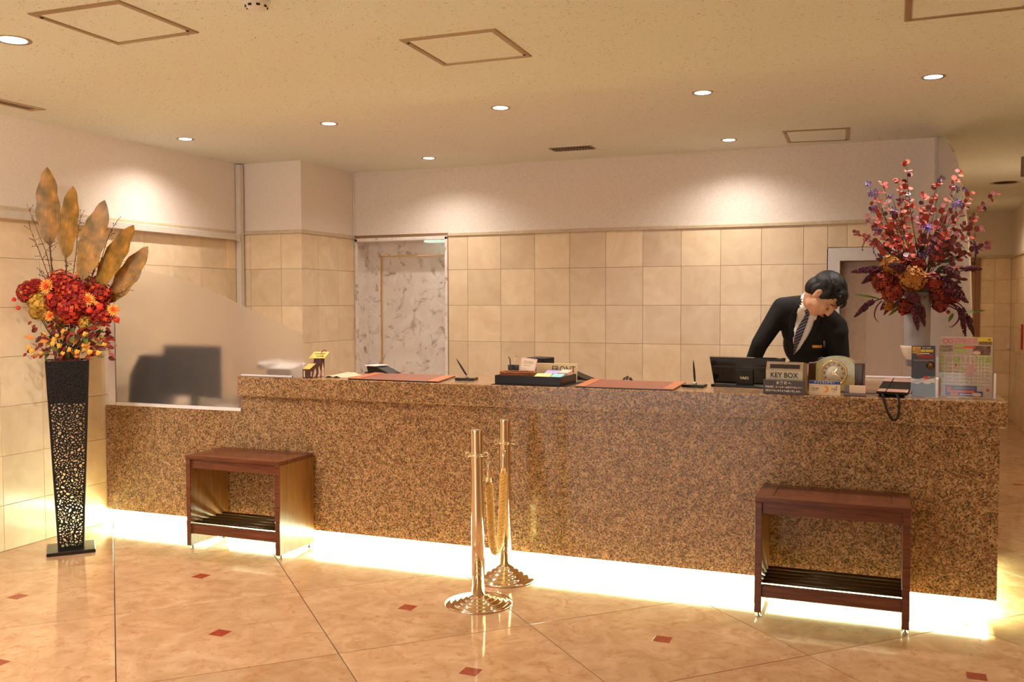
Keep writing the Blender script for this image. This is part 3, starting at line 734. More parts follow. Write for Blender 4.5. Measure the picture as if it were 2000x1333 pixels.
b = MB(); b.add([MT @ Vector(v) for v in TG + tuple((x, .001, z) for x, y, z in TG)], [(0, 1, 2, 3), (7, 6, 5, 4), (0, 4, 5, 1), (1, 5, 6, 2), (2, 6, 7, 3), (3, 7, 4, 0)]); b.build('yellow_tag', P('yellow_card', srgb(250, 216, 110), .55, var=.03), t)
b = MB()
for r_, (z, x0, x1) in enumerate(((.034, -.022, .046), (.015, -.012, .036))):
    x = x0; rg = random.Random(r_+3)
    while x < x1:
        w_ = rg.uniform(.003, .007); b.box((x, -.0006, z-.004), (x+w_, -.0001, z+.004), 0, MT); x += w_+rg.uniform(.001, .0025)
b.build('tag_print', P('brown_print', srgb(96, 70, 30), .6), t)['kind'] = 'stuff'
b = MB(); b.tube([(.02, .05, .152), (.03, .05, .166), (.045, .052, .17), (.05, .056, .162)], .003, 6); b.build('clip', P('clip_brown', srgb(120, 70, 50), .4), t)
# slanted document stands
def docstand(loc, rz, label):
    t = thing('slanted_stand', label, 'document stand', loc, rz, 'slanted black stands at the staff edge')
    b = MB(); b.prism([(-.11, .002), (.115, .002), (.115, .006), (.0, .045), (-.085, .048), (-.085, .036), (-.075, .008), (-.11, .008)], -.055, .055); b.build('wedge', P('satin_black', srgb(24, 22, 22), .35), t)
    MB().cbox((-.10, -.06, .0482), (.004, .06, .0545), .001).build('white_card', WHITE, t)
docstand((-3.10, 5.475-.03, Z0+.0), R(-14), 'slanted black stand with white card behind the desk pad at the marble doorway')
docstand((-1.765, 5.45, Z0), R(-10), 'slanted black stand with white card half hidden behind the upright name board')
def penstand(loc, rz, lean, label):
    t = thing('pen_stand', label, 'pen stand', loc, rz, 'black desk pens in weighted bases')
    MB().cbox((-.06, -.06, 0), (.06, .05, .014), .004).build('base', P('gloss_black', srgb(14, 14, 15), .1), t)
    MB().cbox((-.055, -.01, .0141), (.055, .018, .0146), .0002).build('chrome_plate', CHR, t)
    MB().lathe([(.012, .0142), (.011, .02), (.007, .026), (0, .027)], 12, (0, .004, 0)).build('socket', CHR, t)
    p0 = Vector((0, .004, .022)); d = Vector(lean)
    MB().tube([p0, p0+d*.25, p0+d*.55, p0+d*.85, p0+d], [.0035, .0062, .0058, .0035, .0012], 8).build('pen', BLACK, t)
penstand((-2.355, 5.17, Z0), R(8), (-.075, .02, .105), 'black pen leaning in a chrome-plated base before the marble doorway wall edge')
penstand((-.973, 5.19, Z0), R(-4), (-.015, .02, .125), 'black pen standing nearly upright in its base beside the desk computer')
# tray with its contents
t = thing('felt_mat', 'thin dark mat under the black tray', 'mat', (-1.86, 5.0, Z0), R(0))
MB().cbox((-.225, -.10, 0), (.225, .26, .002), .0008).build('mat_sheet', P('dark_felt', srgb(52, 44, 42), .9), t)
ZT2 = Z0+.0023
t = thing('black_tray', 'black open tray holding basket, cup and coloured note pads', 'tray', (-1.862, 5.045, ZT2), R(-2))
b = MB(); w_, d_, h_, k = .20, .13, .052, .005
b.cbox((-w_, -d_, 0), (w_, d_, .005), .001); b.build('tray_floor', BLACK, t)
for a, c in (((-w_, -d_, .005), (w_, -d_+k, h_)), ((-w_, d_-k, .005), (w_, d_, h_)), ((-w_, -d_+k, .005), (-w_+k, d_-k, h_)), ((w_-k, -d_+k, .005), (w_, d_-k, h_))): MB().cbox(a, c, .001).build('tray_wall', BLACK, t)
ZI = ZT2+.0055
t = thing('pen_cup', 'black cylinder cup with two pens at the end of the tray', 'cup', (-2.018, 5.09, ZI))
MB().lathe([(0, 0), (.031, 0), (.033, .094), (.031, .095), (.029, .093), (.028, .008), (0, .008)], 20).build('cup_body', P('cup_black', srgb(30, 26, 28), .4), t)
b = MB(); b.tube([(-.012, 0, .01), (-.024, .004, .13), (-.034, .006, .142)], .0038, 6); b.build('pen', P('pen_brown', srgb(110, 76, 56), .4), t)
b = MB(); b.tube([(.01, 0, .01), (.010, .006, .146)], .0045, 6); b.ell((.010, .006, .148), (.006, .006, .006)); b.build('pen', P('pen_beige', srgb(196, 160, 120), .4), t)
t = thing('wicker_basket', 'small brown wicker basket in the black tray', 'basket', (-1.945, 4.978, ZI), R(-3))
WK = P('wicker', srgb(150, 92, 52), .6, var=.3, scale=120, bump=.4)
for i in range(7):
    z = .006+i*.0095; e = 1+i*.014
    MB().tube([(e*.095*math.copysign(abs(math.cos(q))**.6, math.cos(q)), e*.05*math.copysign(abs(math.sin(q))**.6, math.sin(q)), z + .0012*math.sin(q*14+i*3.14)) for q in [2*math.pi*j/48 for j in range(49)]], .0048, 6, caps=False).build('weave_ring', WK, t)
MB().cbox((-.09, -.046, 0), (.09, .046, .005), .002).build('basket_floor', WK, t)
t = thing('price_card', 'white card with pink border propped up behind the wicker basket', 'card', (-1.928, 5.075, ZI+.004), R(-12))
Mc = T(0, 0, .057) @ Matrix.Rotation(R(-16), 4, 'X') @ Matrix.Rotation(R(4), 4, 'Y')
MB().cbox((-.056, -.0006, 0), (.056, .0006, .078), .0002, 0, Mc).build('card', P('pink_border', srgb(238, 190, 186), .6, var=.03), t)
MB().box((-.048, -.0011, .007), (.048, -.0007, .071), 0, Mc).build('card_face', P('card_cream', srgb(244, 226, 206), .6, var=.02), t)
b = MB()
for z, x0, x1 in ((.06, -.034, .036), (.053, -.038, .03), (.046, -.036, .038), (.034, -.03, .02), (.016, -.036, -.026), (.016, -.022, -.010)): b.box((x0, -.0014, z-.0014), (x1, -.0011, z+.0014), 0, Mc)
b.build('printed_line', P('faint_print', srgb(176, 140, 132), .6), t)
b = MB(); b.add([(-.045, -.012, -.003), (.03, -.012, -.003), (.045, .012, .057), (-.02, .012, .057), (-.045, -.004, -.003), (.03, -.004, -.003), (.045, .02, .057), (-.02, .02, .057)], [(0, 1, 2, 3), (7, 6, 5, 4), (0, 4, 5, 1), (1, 5, 6, 2), (2, 6, 7, 3), (3, 7, 4, 0)]); b.build('prop', P('prop_grey', srgb(120, 104, 92), .5), t)
t = thing('speaker_box', 'black cube-like box behind the pink bordered card', 'box', (-1.955, 5.36, Z0+.0004), R(-14))
MB().cbox((-.062, -.05, 0), (.062, .075, .134), .004).build('body', P('cube_black', srgb(28, 26, 26), .4), t); MB().cbox((-.05, -.0515, .02), (.05, -.0495, .112), .001).build('front_plate', BLACK, t)
t = thing('name_board', 'upright ivory board lettered FRONT behind the note pads', 'sign', (-1.785, 5.195, Z0+.0024), R(-4))
IV = P('ivory', srgb(244, 218, 170), .4, var=.02)
MB().cbox((-.135, -.003, 0), (.127, .003, .108), .001, 0, Matrix.Rotation(R(-6), 4, 'X')).build('board', IV, t); MB().cbox((-.12, .0, 0), (.11, .05, .003), .001).build('board_foot', IV, t)
text('FRONT', .050, P('board_ink', srgb(84, 70, 48), .5), t, Matrix.Rotation(R(-6), 4, 'X') @ T(.040, -.0036, .074) @ UPRIGHT, 'lettering', xs=.92)
PADC = {'yellow': srgb(246, 232, 150), 'cyan': srgb(150, 206, 210), 'purple': srgb(170, 160, 204), 'pink': srgb(246, 192, 178)}
for nm, x, y, rz, sx, hh, lab in (('yellow', -1.792, 4.975, 6, .045, .046, 'yellow note pad at the tray front, next to the basket'), ('cyan', -1.705, 4.975, 2, .034, .046, 'pale blue note pad at the tray corner'), ('purple', -1.775, 5.085, 4, .040, .056, 'lilac note pad behind the yellow one'), ('pink', -1.697, 5.085, -4, .031, .062, 'pink note pad in front of the lettered board')):
    t = thing('note_pad', lab, 'note pad', (x, y, ZI), R(rz), 'coloured note pads in the tray')
    b = MB(); b.prism([(-.038, 0), (.038, 0), (.038, hh+.010), (-.038, hh-.004)], -sx, sx, 0, Matrix.Rotation(R(90), 4, 'Z')); b.build('sheet_block', P('pad_'+nm, PADC[nm], .7, var=.03), t)
    MB().add([(-sx+.001, -.037, hh-.0034), (sx-.001, -.037, hh-.0034), (sx-.001, .037, hh+.0102), (-sx+.001, .037, hh+.0102), (-sx+.001, -.037, hh-.0026), (sx-.001, -.037, hh-.0026), (sx-.001, .037, hh+.011), (-sx+.001, .037, hh+.011)], [(3, 2, 1, 0), (4, 5, 6, 7), (0, 1, 5, 4), (1, 2, 6, 5), (2, 3, 7, 6), (3, 0, 4, 7)]).build('top_sheet', P('pad_'+nm, (0, 0, 0)), t)
t = thing('service_bell', 'small dark bell behind the desk pad', 'bell', (-1.42, 5.432, Z0))
MB().lathe([(.034, 0), (.034, .004), (.03, .006), (.028, .014), (.018, .022), (.006, .025), (0, .025)], 18).build('bell_dome', P('bell_dark', srgb(70, 48, 36), .3, .5), t); MB().lathe([(.004, .025), (.005, .031), (0, .032)], 8).build('button', CHR, t)
# desk computer seen from behind
t = thing('desk_computer', 'black desk computer seen from behind, before the bowing clerk', 'computer', (-.700, 5.30, Z0), R(-7))
GB = P('piano_black', srgb(10, 10, 11), .08)
MB().cbox((-.185, -.085, 0), (.20, .10, .012), .004).build('base', GB, t)
MB().cbox((-.18, -.045, .0121), (.20, -.035, .016), .001).build('hinge_strip', P('hinge_grey', srgb(120, 108, 96), .3, .6), t)
Ml = T(0, -.03, .014) @ Matrix.Rotation(R(8), 4, 'X')
b = MB(); b.add([Ml @ Vector(v) for v in ((-.178, -.012, .004), (.20, -.012, .004), (.215, -.012, .152), (-.198, -.012, .152), (-.178, .012, .004), (.20, .012, .004), (.215, .012, .152), (-.198, .012, .152))], [(0, 1, 2, 3), (7, 6, 5, 4), (0, 4, 5, 1), (1, 5, 6, 2), (2, 6, 7, 3), (3, 7, 4, 0)]); b.build('screen_back', GB, t)
b = MB(); b.box((-.19, -.0135, .098), (-.06, -.012, .102), 0, Ml); b.box((.05, -.0135, .098), (.205, -.012, .102), 0, Ml); b.build('trim_line', P('trim_dim', srgb(58, 52, 46), .3), t)
MB().cbox((-.05, -.022, -.004), (.045, -.012, .088), .002, 0, Ml).build('stand_panel', P('stand_black', srgb(30, 28, 24), .25), t)
text('VAIO', .021, P('logo_silver', srgb(240, 232, 226), .2, .3), t, Ml @ T(-.003, -.0226, .040) @ UPRIGHT, 'logo', bold=.0003)
# key box and its notice
t = thing('key_drop_box', 'brushed steel drop box lettered KEY BOX with a dark slot', 'box', (-.462, 4.985, Z0), R(-11))
STL = P('brushed_steel', srgb(176, 160, 134), .42, .7, var=.06, scale=18)
w_ = .094
b = MB(); hh = .163; Mk = Matrix.Identity(4)
b.prism([(-.045, 0), (.05, 0), (.05, hh-.01), (-.028, hh), (-.045, .118)], -w_, w_, 0, Matrix.Rotation(R(90), 4, 'Z') @ Matrix.Diagonal((1, 1, 1, 1))); b.build('box_body', STL, t)
ang = math.atan2(.017, hh-.118)
Msl = T(0, -.045, .118) @ Matrix.Rotation(-ang, 4, 'X')
MB().box((-.075, -.0009, .012), (.078, -.0002, .034), 0, Msl).build('slot', P('slot_dark', srgb(36, 28, 30), .5), t)
text('KEY BOX', .036, P('box_ink', srgb(42, 34, 24), .5), t, T(0, -.0458, .094) @ UPRIGHT, 'lettering', xs=.95, bold=.0006)
t = thing('notice_plate', 'dark grey notice plate with white Japanese writing before the key box', 'sign', (-.468, 4.905, Z0), R(-11))
MB().cbox((-.105, -.0025, 0), (.105, .0025, .073), .001).build('plate', P('plate_grey', srgb(76, 62, 62), .4), t); MB().cbox((-.1, .0026, 0), (.1, .03, .003), .001).build('plate_foot', P('plate_grey', (0, 0, 0)), t)
text('お 客 様 へ', .0165, INKW, t, T(0, -.0029, .0575) @ UPRIGHT, 'lettering', xs=.95, bold=.0004)
text('外出の際、ルームキーは必ずフロントへ', .0112, INKW, t, T(0, -.0029, .0365) @ UPRIGHT, 'lettering', xs=.93, bold=.0003)
text('お預け下さいますようお願い致します。', .0112, INKW, t, T(0, -.0029, .0175) @ UPRIGHT, 'lettering', xs=.93, bold=.0003)
# onyx clock
t = thing('onyx_clock', 'pale green onyx mantel clock with gold ring between brown wooden blocks', 'clock', (-.228, 5.17, Z0), R(-9))
ONX = stone_tile('onyx', srgb(206, 204, 160), srgb(184, 184, 138), .14, 14., (srgb(226, 200, 130), 9., .55, .8))
w_ = .098; arc = [(w_, .004), (w_, .135)] + [(w_*math.cos(a)*1.0, .135+.052*math.sin(a)) for a in [math.pi*k/16 for k in range(1, 16)]] + [(-w_, .135), (-w_, .004)]
MB().prism(arc[::-1], -.03, .03).build('onyx_body', ONX, t)
BW = wood('block_wood', srgb(58, 34, 26), srgb(84, 52, 38), .3, axis=2)
for s in (-1, 1): MB().cbox((s*.118-.0195, -.032, .002), (s*.118+.0195, .032, .150), .003).build('wood_block', BW, t)
MB().cbox((-.138, -.034, 0), (.138, .034, .0035), .001).build('base_plate', BLACK, t)
MR = T(-.006, -.0305, .098) @ Matrix.Rotation(R(90), 4, 'X')
MB().lathe([(.059, 0), (.0605, .004), (.064, .005), (.067, .003), (.068, 0)], 40, M=MR).build('gold_ring', GOLD, t)
DIAL = P('dial', srgb(232, 226, 208), .6, var=.06, scale=20)
MB().lathe([(0, .0012), (.0585, .0012), (.0585, 0)], 36, M=MR).build('dial', DIAL, t)
b = MB()
for k in range(12):
    a = k*math.pi/6; Mh = MR @ Matrix.Rotation(-a, 4, 'Z')
    b.box((-.0016, .043, .0014), (.0016, .053, .0019), 0, Mh)
    if k not in (0, 6): b.box((-.0046, .043, .0014), (-.003, .053, .0019), 0, Mh); b.box((.003, .043, .0014), (.0046, .053, .0019), 0, Mh)
b.build('numeral_marks', P('numeral_grey', srgb(110, 98, 96), .5), t)
for a, l, wd in ((33, .028, .0022), (122, .040, .0016)):
    MB().box((-wd, -.008, .0022), (wd, l, .0028), 0, MR @ Matrix.Rotation(R(-a), 4, 'Z')).build('hand', GOLD, t)
MB().lathe([(0, .004), (.004, .0035), (.0045, .0022)], 12, M=MR).build('hub', GOLD, t)
# night laundry card
t = thing('laundry_card', 'white card with blue heading and orange crescent before the clock', 'card', (-.272, 4.918, Z0), R(-10))
MB().cbox((-.077, -.0015, 0), (.077, .0015, .074), .0006).build('card_stand', P('card_white', srgb(240, 220, 188), .5, var=.02), t); MB().cbox((-.07, .0016, 0), (.07, .028, .0022), .0006).build('card_foot', P('card_white', (0, 0, 0)), t)
MB().box((-.0765, -.002, .0575), (.0765, -.0016, .0735)).build('blue_band', P('blue_print', srgb(46, 78, 160), .5, var=.04), t)
text('ナイトランドリー', .0128, INKW, t, T(0, -.0023, .0655) @ UPRIGHT, 'lettering', bold=.0004)
text('22:00', .0165, INK, t, T(-.046, -.0019, .033) @ UPRIGHT, 'lettering'); text('7:00', .0165, INK, t, T(.047, -.0019, .033) @ UPRIGHT, 'lettering')
cr = [(.017*math.cos(a), .017*math.sin(a)) for a in [R(-125+250*k/24) for k in range(25)]] + [(-.008+.0135*math.cos(a), .001+.0135*math.sin(a)) for a in [R(100-200*k/16) for k in range(17)]]
MB().prism([(x+.004, z+.032) for x, z in cr], -.0021, -.0016).build('crescent', P('orange_ink', srgb(238, 150, 50), .5, var=.05), t)
MB().lathe([(0, 0), (.0035, 0)], 10, M=T(.058, -.0019, .046) @ Matrix.Rotation(R(90), 4, 'X')).build('red_dot', P('red_ink', srgb(214, 60, 40), .5), t)
b = MB(); b.box((-.062, -.0018, .0225), (-.032, -.0016, .0240)); b.box((.038, -.0018, .0205), (.056, -.0016, .0220)); b.box((-.07, -.0018, .009), (.07, -.0016, .0094)); b.box((-.034, -.0018, .0528), (.03, -.0016, .0540)); b.build('fine_print', P('print_grey', srgb(130, 110, 92), .6), t)
# little card holder
t = thing('card_holder', 'small clear card holder with white cards next to the clock', 'card holder', (-.128, 4.935, Z0), R(-8))
GLT = P('smoked_acrylic', srgb(150, 120, 124), .1, trans=.55, ior=1.3, var=0.)
MB().cbox((-.052, -.016, 0), (.052, .012, .003), .001).build('holder_base', GLT, t); MB().cbox((-.052, -.016, .003), (.052, -.013, .017), .001).build('front_lip', GLT, t); MB().cbox((-.052, .006, .003), (-.028, .012, .054), .001).build('side_wall', GLT, t)
MB().cbox((-.027, -.004, .0032), (.05, .005, .054), .0006).build('white_cards', P('card_white2', srgb(246, 224, 206), .6, var=.02), t)
# wall telephone lying on the desk
t = thing('desk_telephone', 'flat black telephone with pale stripes and coiled cord looping over the counter edge', 'telephone', (.052, 5.02, Z0), R(-11))
Mp = T(0, 0, .034) @ Matrix.Rotation(R(14), 4, 'X')
MB().cbox((-.062, -.075, -.026), (.058, .10, -.004), .006, 0, Mp).build('base', BLACK, t)
MB().cbox((-.068, -.085, -.002), (.078, .125, .014), .003, 0, Mp).build('upper_body', P('phone_black', srgb(32, 28, 30), .3), t)
PK = P('pale_stripe', srgb(226, 184, 170), .5, var=.04)
b = MB(); b.box((-.064, -.084, .0142), (-.026, -.042, .015), 0, Mp); b.box((-.021, -.084, .0142), (.077, -.042, .015), 0, Mp); b.build('pale_stripe', PK, t)
b = MB(); b.box((-.066, .075, .0142), (-.026, .124, .015), 0, Mp); b.box((-.021, .075, .0142), (.077, .124, .015), 0, Mp); b.build('pale_stripe', PK, t)
MB().box((-.0245, -.086, .0141), (-.0215, .126, .0165), 0, Mp).build('dark_groove', BLACK, t)
core_ = [Vector(v) for v in ((-.045, -.03, .012), (-.035, -.09, .012), (-.026, -.125, .008), (-.018, -.142, -.012), (-.004, -.146, -.060), (.014, -.147, -.095), (.028, -.147, -.104), (.042, -.147, -.094), (.050, -.146, -.055), (.050, -.143, -.008), (.040, -.122, .009), (.022, -.07, .014))]
def smooth_path(ps, n):
    out = []
    for i in range(len(ps)-1):
        p0, p1, p2, p3 = ps[max(i-1, 0)], ps[i], ps[i+1], ps[min(i+2, len(ps)-1)]
        for k in range(n):
            s = k/n; out.append(.5*((2*p1)+(p2-p0)*s+(2*p0-5*p1+4*p2-p3)*s*s+(3*p1-p0-3*p2+p3)*s**3))
    return out + [ps[-1]]
cp = smooth_path(core_, 30); coil = []; s_ = 0
for i, p in enumerate(cp):
    tg = (cp[min(i+1, len(cp)-1)]-cp[max(i-1, 0)]).normalized(); x = tg.orthogonal().normalized() if abs(tg.x) > .95 else (Vector((1, 0, 0))-tg*tg.x).normalized(); y = tg.cross(x)
    if i: s_ += (p-cp[i-1]).length
    a = s_/.0068*2*math.pi; coil.append(p+(x*math.cos(a)+y*math.sin(a))*.0045)
MB().tube(coil, .0022, 5).build('coiled_cord', P('cord_black', srgb(22, 26, 24), .4), t)
MB().tube([(-.16, .05, .0026), (-.11, .045, .0026), (-.06, .04, .008)], .0022, 6).build('line_cord', BLACK, t)
# leaflets in clear stands
def stand(loc, rz, w, h, label, lip):
    t = thing('leaflet_stand', label, 'leaflet stand', loc, rz, 'clear leaflet stands at the desk end')
    b = MB(); b.cbox((-w/2-.006, -.022, 0), (w/2+.006, .03, .003), .001); b.build('stand_foot', GLASS, t)
    MB().cbox((-w/2-.006, -.022, .003), (w/2+.006, -.0195, lip), .0008).build('front_pane', GLASS, t)
    MB().cbox((w/2+.003, -.022, .003), (w/2+.012, .012, lip), .0008).build('painted_edge_glow', P('edge_glow_white', srgb(244, 242, 250), .3, var=.01), t)  # glow in the acrylic edge, painted as a plain white strip
    MB().cbox((-w/2-.006, .012, .003), (w/2+.006, .0145, h*.8), .0008).build('back_pane', GLASS, t)
    return t
t = stand((.188, 4.985, Z0), R(-12), .108, .255, 'clear stand with a narrow black leaflet before the vase', .095)
ML = T(-.003, -.012, .005) @ Matrix.Rotation(R(-5), 4, 'X') @ Matrix.Rotation(R(-1.2), 4, 'Y')
MB().cbox((-.054, -.0012, 0), (.054, .0012, .25), .0005, 0, ML).build('leaflet', P('leaflet_black', srgb(40, 28, 24), .35, var=.25, scale=30), t)
def patch(nm, m, rects, M, parent, y=-.0016, th=.0004):
    b = MB()
    for x0, z0, x1, z1 in rects: o = MB().box((x0, y-th, z0), (x1, y, z1), 0, M).build(nm, m, parent)
    return o
YW = P('yellow_print', srgb(232, 204, 60), .5, var=.06)
patch('gold_picture', P('gold_print', srgb(190, 140, 74), .5, var=.4, scale=80), [(-.05, .212, -.012, .246), (-.03, .204, -.008, .216)], ML, t)
b = MB(); x = -.010
for w_ in (.010, .009, .004, .011, .012, .010): b.box((x, -.0021, .219), (x+w_-.0015, -.0016, .231), 0, ML); x += w_
b.build('yellow_heading', YW, t)
patch('white_line', INKW, [(-.005, .238, .010, .2405), (.014, .238, .034, .2405), (-.014, .2095, .028, .2135)], ML, t)
patch('red_heading', P('dark_red_print', srgb(140, 36, 32), .5, var=.3, scale=70), [(-.022, .188, .046, .206)], ML, t)
b = MB()
for k in range(9): b.box((-.044+k*.0103, -.0021, .176), (-.038+k*.0103, -.0016, .181), 0, ML)
b.build('small_gold_line', P('gold_ink', srgb(180, 150, 90), .5), t)
MB().lathe([(0, 0), (.020, 0)], 24, M=ML @ T(.033, -.0017, .152) @ Matrix.Rotation(R(90), 4, 'X')).build('seal', P('seal_rust', srgb(150, 88, 60), .5), t)
MB().lathe([(0, 0), (.0125, 0)], 24, M=ML @ T(.033, -.0021, .152) @ Matrix.Rotation(R(90), 4, 'X')).build('seal_face', P('seal_gold', srgb(226, 178, 84), .5, var=.2, scale=150), t)
wv = [(-.053, .066)] + [(-.053+.106*k/20, .072-.010*abs(math.sin(k/20*math.pi*2.2))) for k in range(21)] + [(.053, .102)] + [(.053-.106*k/20, .092+.008*math.sin(k/20*math.pi*2)) for k in range(21)]
MB().prism(wv, -.0021, -.0016, 0, ML).build('pale_ribbon', P('ribbon_grey', srgb(206, 190, 176), .5, var=.08), t)
patch('red_patch', P('red_ink', (0, 0, 0)), [(.004, .082, .022, .100)], ML, t, -.0022)
patch('dark_photo', P('photo_dark', srgb(58, 58, 48), .4, var=.7, scale=60), [(-.050, .006, .052, .064)], ML, t)
t = stand((.375, 5.02, Z0), R(-8), .235, .30, 'clear stand with a large colourful area map at the counter corner', .125)
MLM = T(-.004, -.011, .006) @ Matrix.Rotation(R(-4), 4, 'X')
MB().cbox((-.117, -.001, 0), (.117, .001, .292), .0005, 0, MLM).build('map_sheet', P('map_base', srgb(196, 178, 160), .5, var=.10, scale=70), t)
rg = random.Random(8)
gr = P('map_green', srgb(172, 186, 112), .5, var=.12, scale=50)
patch('green_area', gr, [(-.052, .218, .0, .236), (.05, .155, .112, .205), (-.055, .158, -.02, .196), (-.108, .15, -.094, .196), (-.052, .244, -.006, .256), (-.105, .07, -.096, .15)], MLM, t, -.0014)
b = MB()
for x in (-.093, -.058, -.024, -.002, .018, .034, .055, .068, .083): b.box((x, -.0021, .062), (x+.0022, -.0018, .20), 0, MLM)
for z in (.062, .078, .095, .113, .130, .147, .165, .20): b.box((-.108, -.0021, z), (.11, -.0018, z+.0024), 0, MLM)
b.build('street_grid', P('map_road', srgb(232, 220, 204), .5, var=.03), t)
b = MB()
for k in range(230):
    x, z = rg.uniform(-.108, .104), rg.uniform(.064, .206); w_, h_ = rg.choice(((.004, .0016), (.007, .0014), (.0016, .006), (.003, .003)))
    b.box((x, -.0024, z), (x+w_, -.0021, z+h_), 0, MLM)
b.build('map_print', P('map_grey_ink', srgb(128, 112, 108), .5), t)['kind'] = 'stuff'
patch('pink_area', P('map_pink', srgb(214, 160, 160), .5, var=.08), [(.014, .105, .038, .16), (.004, .10, .02, .118)], MLM, t, -.0023)
patch('red_mark', P('map_red', srgb(196, 84, 56), .5), [(-.045, .148, -.038, .160), (-.100, .093, -.094, .104), (-.03, .178, -.026, .186), (.092, .032, .106, .044), (.03, .168, .034, .182)], MLM, t, -.0024)
patch('title_band', P('map_title', srgb(206, 150, 146), .5, var=.25, scale=120), [(-.05, .262, .048, .286)], MLM, t, -.0014)
for cx, r0 in ((-.090, .0125), (-.067, .0115)):
    MB().lathe([(r0, 0), (r0-.003, .0006), (r0-.004, 0)], 24, caps=False, M=MLM @ T(cx, -.0016, .272) @ Matrix.Rotation(R(90), 4, 'X')).build('title_ring', P('ring_pink', srgb(214, 92, 104), .5), t)
patch('yellow_corner', YW, [(.052, .272, .116, .2915)], MLM, t, -.0014); patch('brown_corner', P('map_brown', srgb(140, 104, 66), .5, var=.2, scale=60), [(.056, .256, .112, .272)], MLM, t, -.0014)
MB().lathe([(.006, 0), (.0045, .0005), (.0035, 0)], 16, caps=False, M=MLM @ T(.102, -.0019, .281) @ Matrix.Rotation(R(90), 4, 'X')).build('corner_ring', INK, t)
patch('food_photo', P('food_print', srgb(126, 84, 70), .45, var=.75, scale=55), [(.03, .206, .107, .25)], MLM, t, -.0015)
MB().ell((0, 0, 0), (.018, .0006, .009), M=MLM @ T(.048, -.0018, .216)).build('plate_print', P('plate_cream', srgb(226, 200, 176), .5), t)
patch('dish_photo', P('dish_print', srgb(150, 130, 104), .45, var=.75, scale=60), [(-.116, .220, -.056, .250)], MLM, t, -.0015)
patch('orange_band', P('orange_map', srgb(222, 96, 44), .5, var=.08), [(-.008, .238, .042, .249)], MLM, t, -.0015); patch('red_line', P('map_red2', srgb(206, 84, 80), .5), [(-.052, .236, -.01, .240)], MLM, t, -.0015)
patch('blue_banner', P('blue_map', srgb(58, 58, 122), .5, var=.08), [(-.086, .030, .052, .055), (-.086, .006, .078, .030)], MLM, t, -.0015)
patch('orange_lettering_blocks', P('orange_map', (0, 0, 0)), [(-.078, .022, .042, .033), (-.064, .006, -.030, .020), (-.080, .036, -.060, .048)], MLM, t, -.0019)
patch('pale_banner_line', P('banner_pale', srgb(206, 190, 196), .5), [(-.05, .046, .046, .0475), (-.05, .040, .046, .0415), (-.022, .010, .03, .016)], MLM, t, -.0019)
MB().ell((0, 0, 0), (.022, .0006, .0085), M=MLM @ T(.052, -.0021, .015)).build('oval_print', P('oval_cream', srgb(236, 200, 176), .5), t)
# ------------------------------------------------------------------ the clerk
me_t = thing('person', 'clerk in black suit, white shirt and striped tie bowing his head behind the desk', 'person', (0, 0, 0))
def sub(o, lv=1, remesh=None, smooth=0):
    if remesh: m = o.modifiers.new('remesh', 'REMESH'); m.mode = 'VOXEL'; m.voxel_size = remesh; m.use_smooth_shade = True
    if smooth: m = o.modifiers.new('smooth', 'SMOOTH'); m.iterations = smooth; m.factor = .5
def capsule(b, p, q, r0, r1, n=14, k=6):
    p, q = Vector(p), Vector(q); b.tube([p.lerp(q, i/k) for i in range(k+1)], [r0+(r1-r0)*i/k for i in range(k+1)], n)
    b.ell(p, (r0,)*3, 0, n, 8); b.ell(q, (r1,)*3, 0, n, 8)
CAMB = -FWD
def J(px, py, d): return at(px, py, d)
PEL = Vector((-.64, 5.97, .90)); 
CH = J(1577, 655, 5.38); WA = J(1560, 745, 5.55); NB = J(1587, 597, 5.22)
RS, RE, RW = J(1528, 597, 5.36), J(1484, 672, 5.40), J(1458, 736, 5.52)
LS, LE, LW = J(1634, 634, 5.26), J(1643, 718, 5.30), J(1606, 710, 5.24)
ax_ = (LS-RS).normalized()
HC = J(1611, 575.4, 5.05)
HU = (RGT*.719 + UPV*.469 + CAMB*.512).normalized(); HF = (RGT*.366 - UPV*.883 + CAMB*.294); HF = (HF - HU*HF.dot(HU)).normalized(); HX = HF.cross(HU).normalized()
MH = Matrix(((HX.x, HF.x, HU.x, HC.x), (HX.y, HF.y, HU.y, HC.y), (HX.z, HF.z, HU.z, HC.z), (0, 0, 0, 1)))
SKIN = P('skin', srgb(222, 172, 138), .5, var=.06, scale=40)
b = MB()
b.ell((0, -.012, .030), (.074, .094, .086), M=MH, seg=24, rings=16); b.ell((0, .030, -.035), (.061, .062, .075), M=MH, seg=20, rings=14); b.ell((0, .050, -.088), (.036, .034, .030), M=MH)
b.ell((0, .012, -.075), (.056, .05, .045), M=MH); b.ell((0, .094, -.022), (.011, .018, .026), M=MH); b.ell((0, .102, -.036), (.015, .014, .011), M=MH)
b.ell((0, .088, .012), (.05, .012, .012), M=MH); b.ell((0, .086, -.066), (.022, .012, .009), M=MH)
for s in (-1, 1):
    b.ell((s*.034, .066, -.022), (.022, .02, .018), M=MH); b.ell((s*.077, -.005, -.012), (.009, .020, .032), M=MH); b.ell((s*.082, -.013, -.004), (.007, .014, .024), M=MH)
capsule(b, MH @ Vector((0, -.030, -.05)), NB + UPV*.0, .052, .057); capsule(b, NB, CH.lerp(NB, .3) - CAMB*.04, .052, .05)
capsule(b, CH - CAMB*.03, WA + ax_*.016, .075, .075); capsule(b, WA + ax_*.016, PEL, .075, .10)
for s_, e_, w_ in ((RS, RE, RW), (LS, LE, LW)): capsule(b, NB.lerp(CH, .35), s_, .055, .046); capsule(b, s_, e_, .042, .036); capsule(b, e_, w_, .034, .024)
UPZ = Vector((0, 0, 1))
feet = []
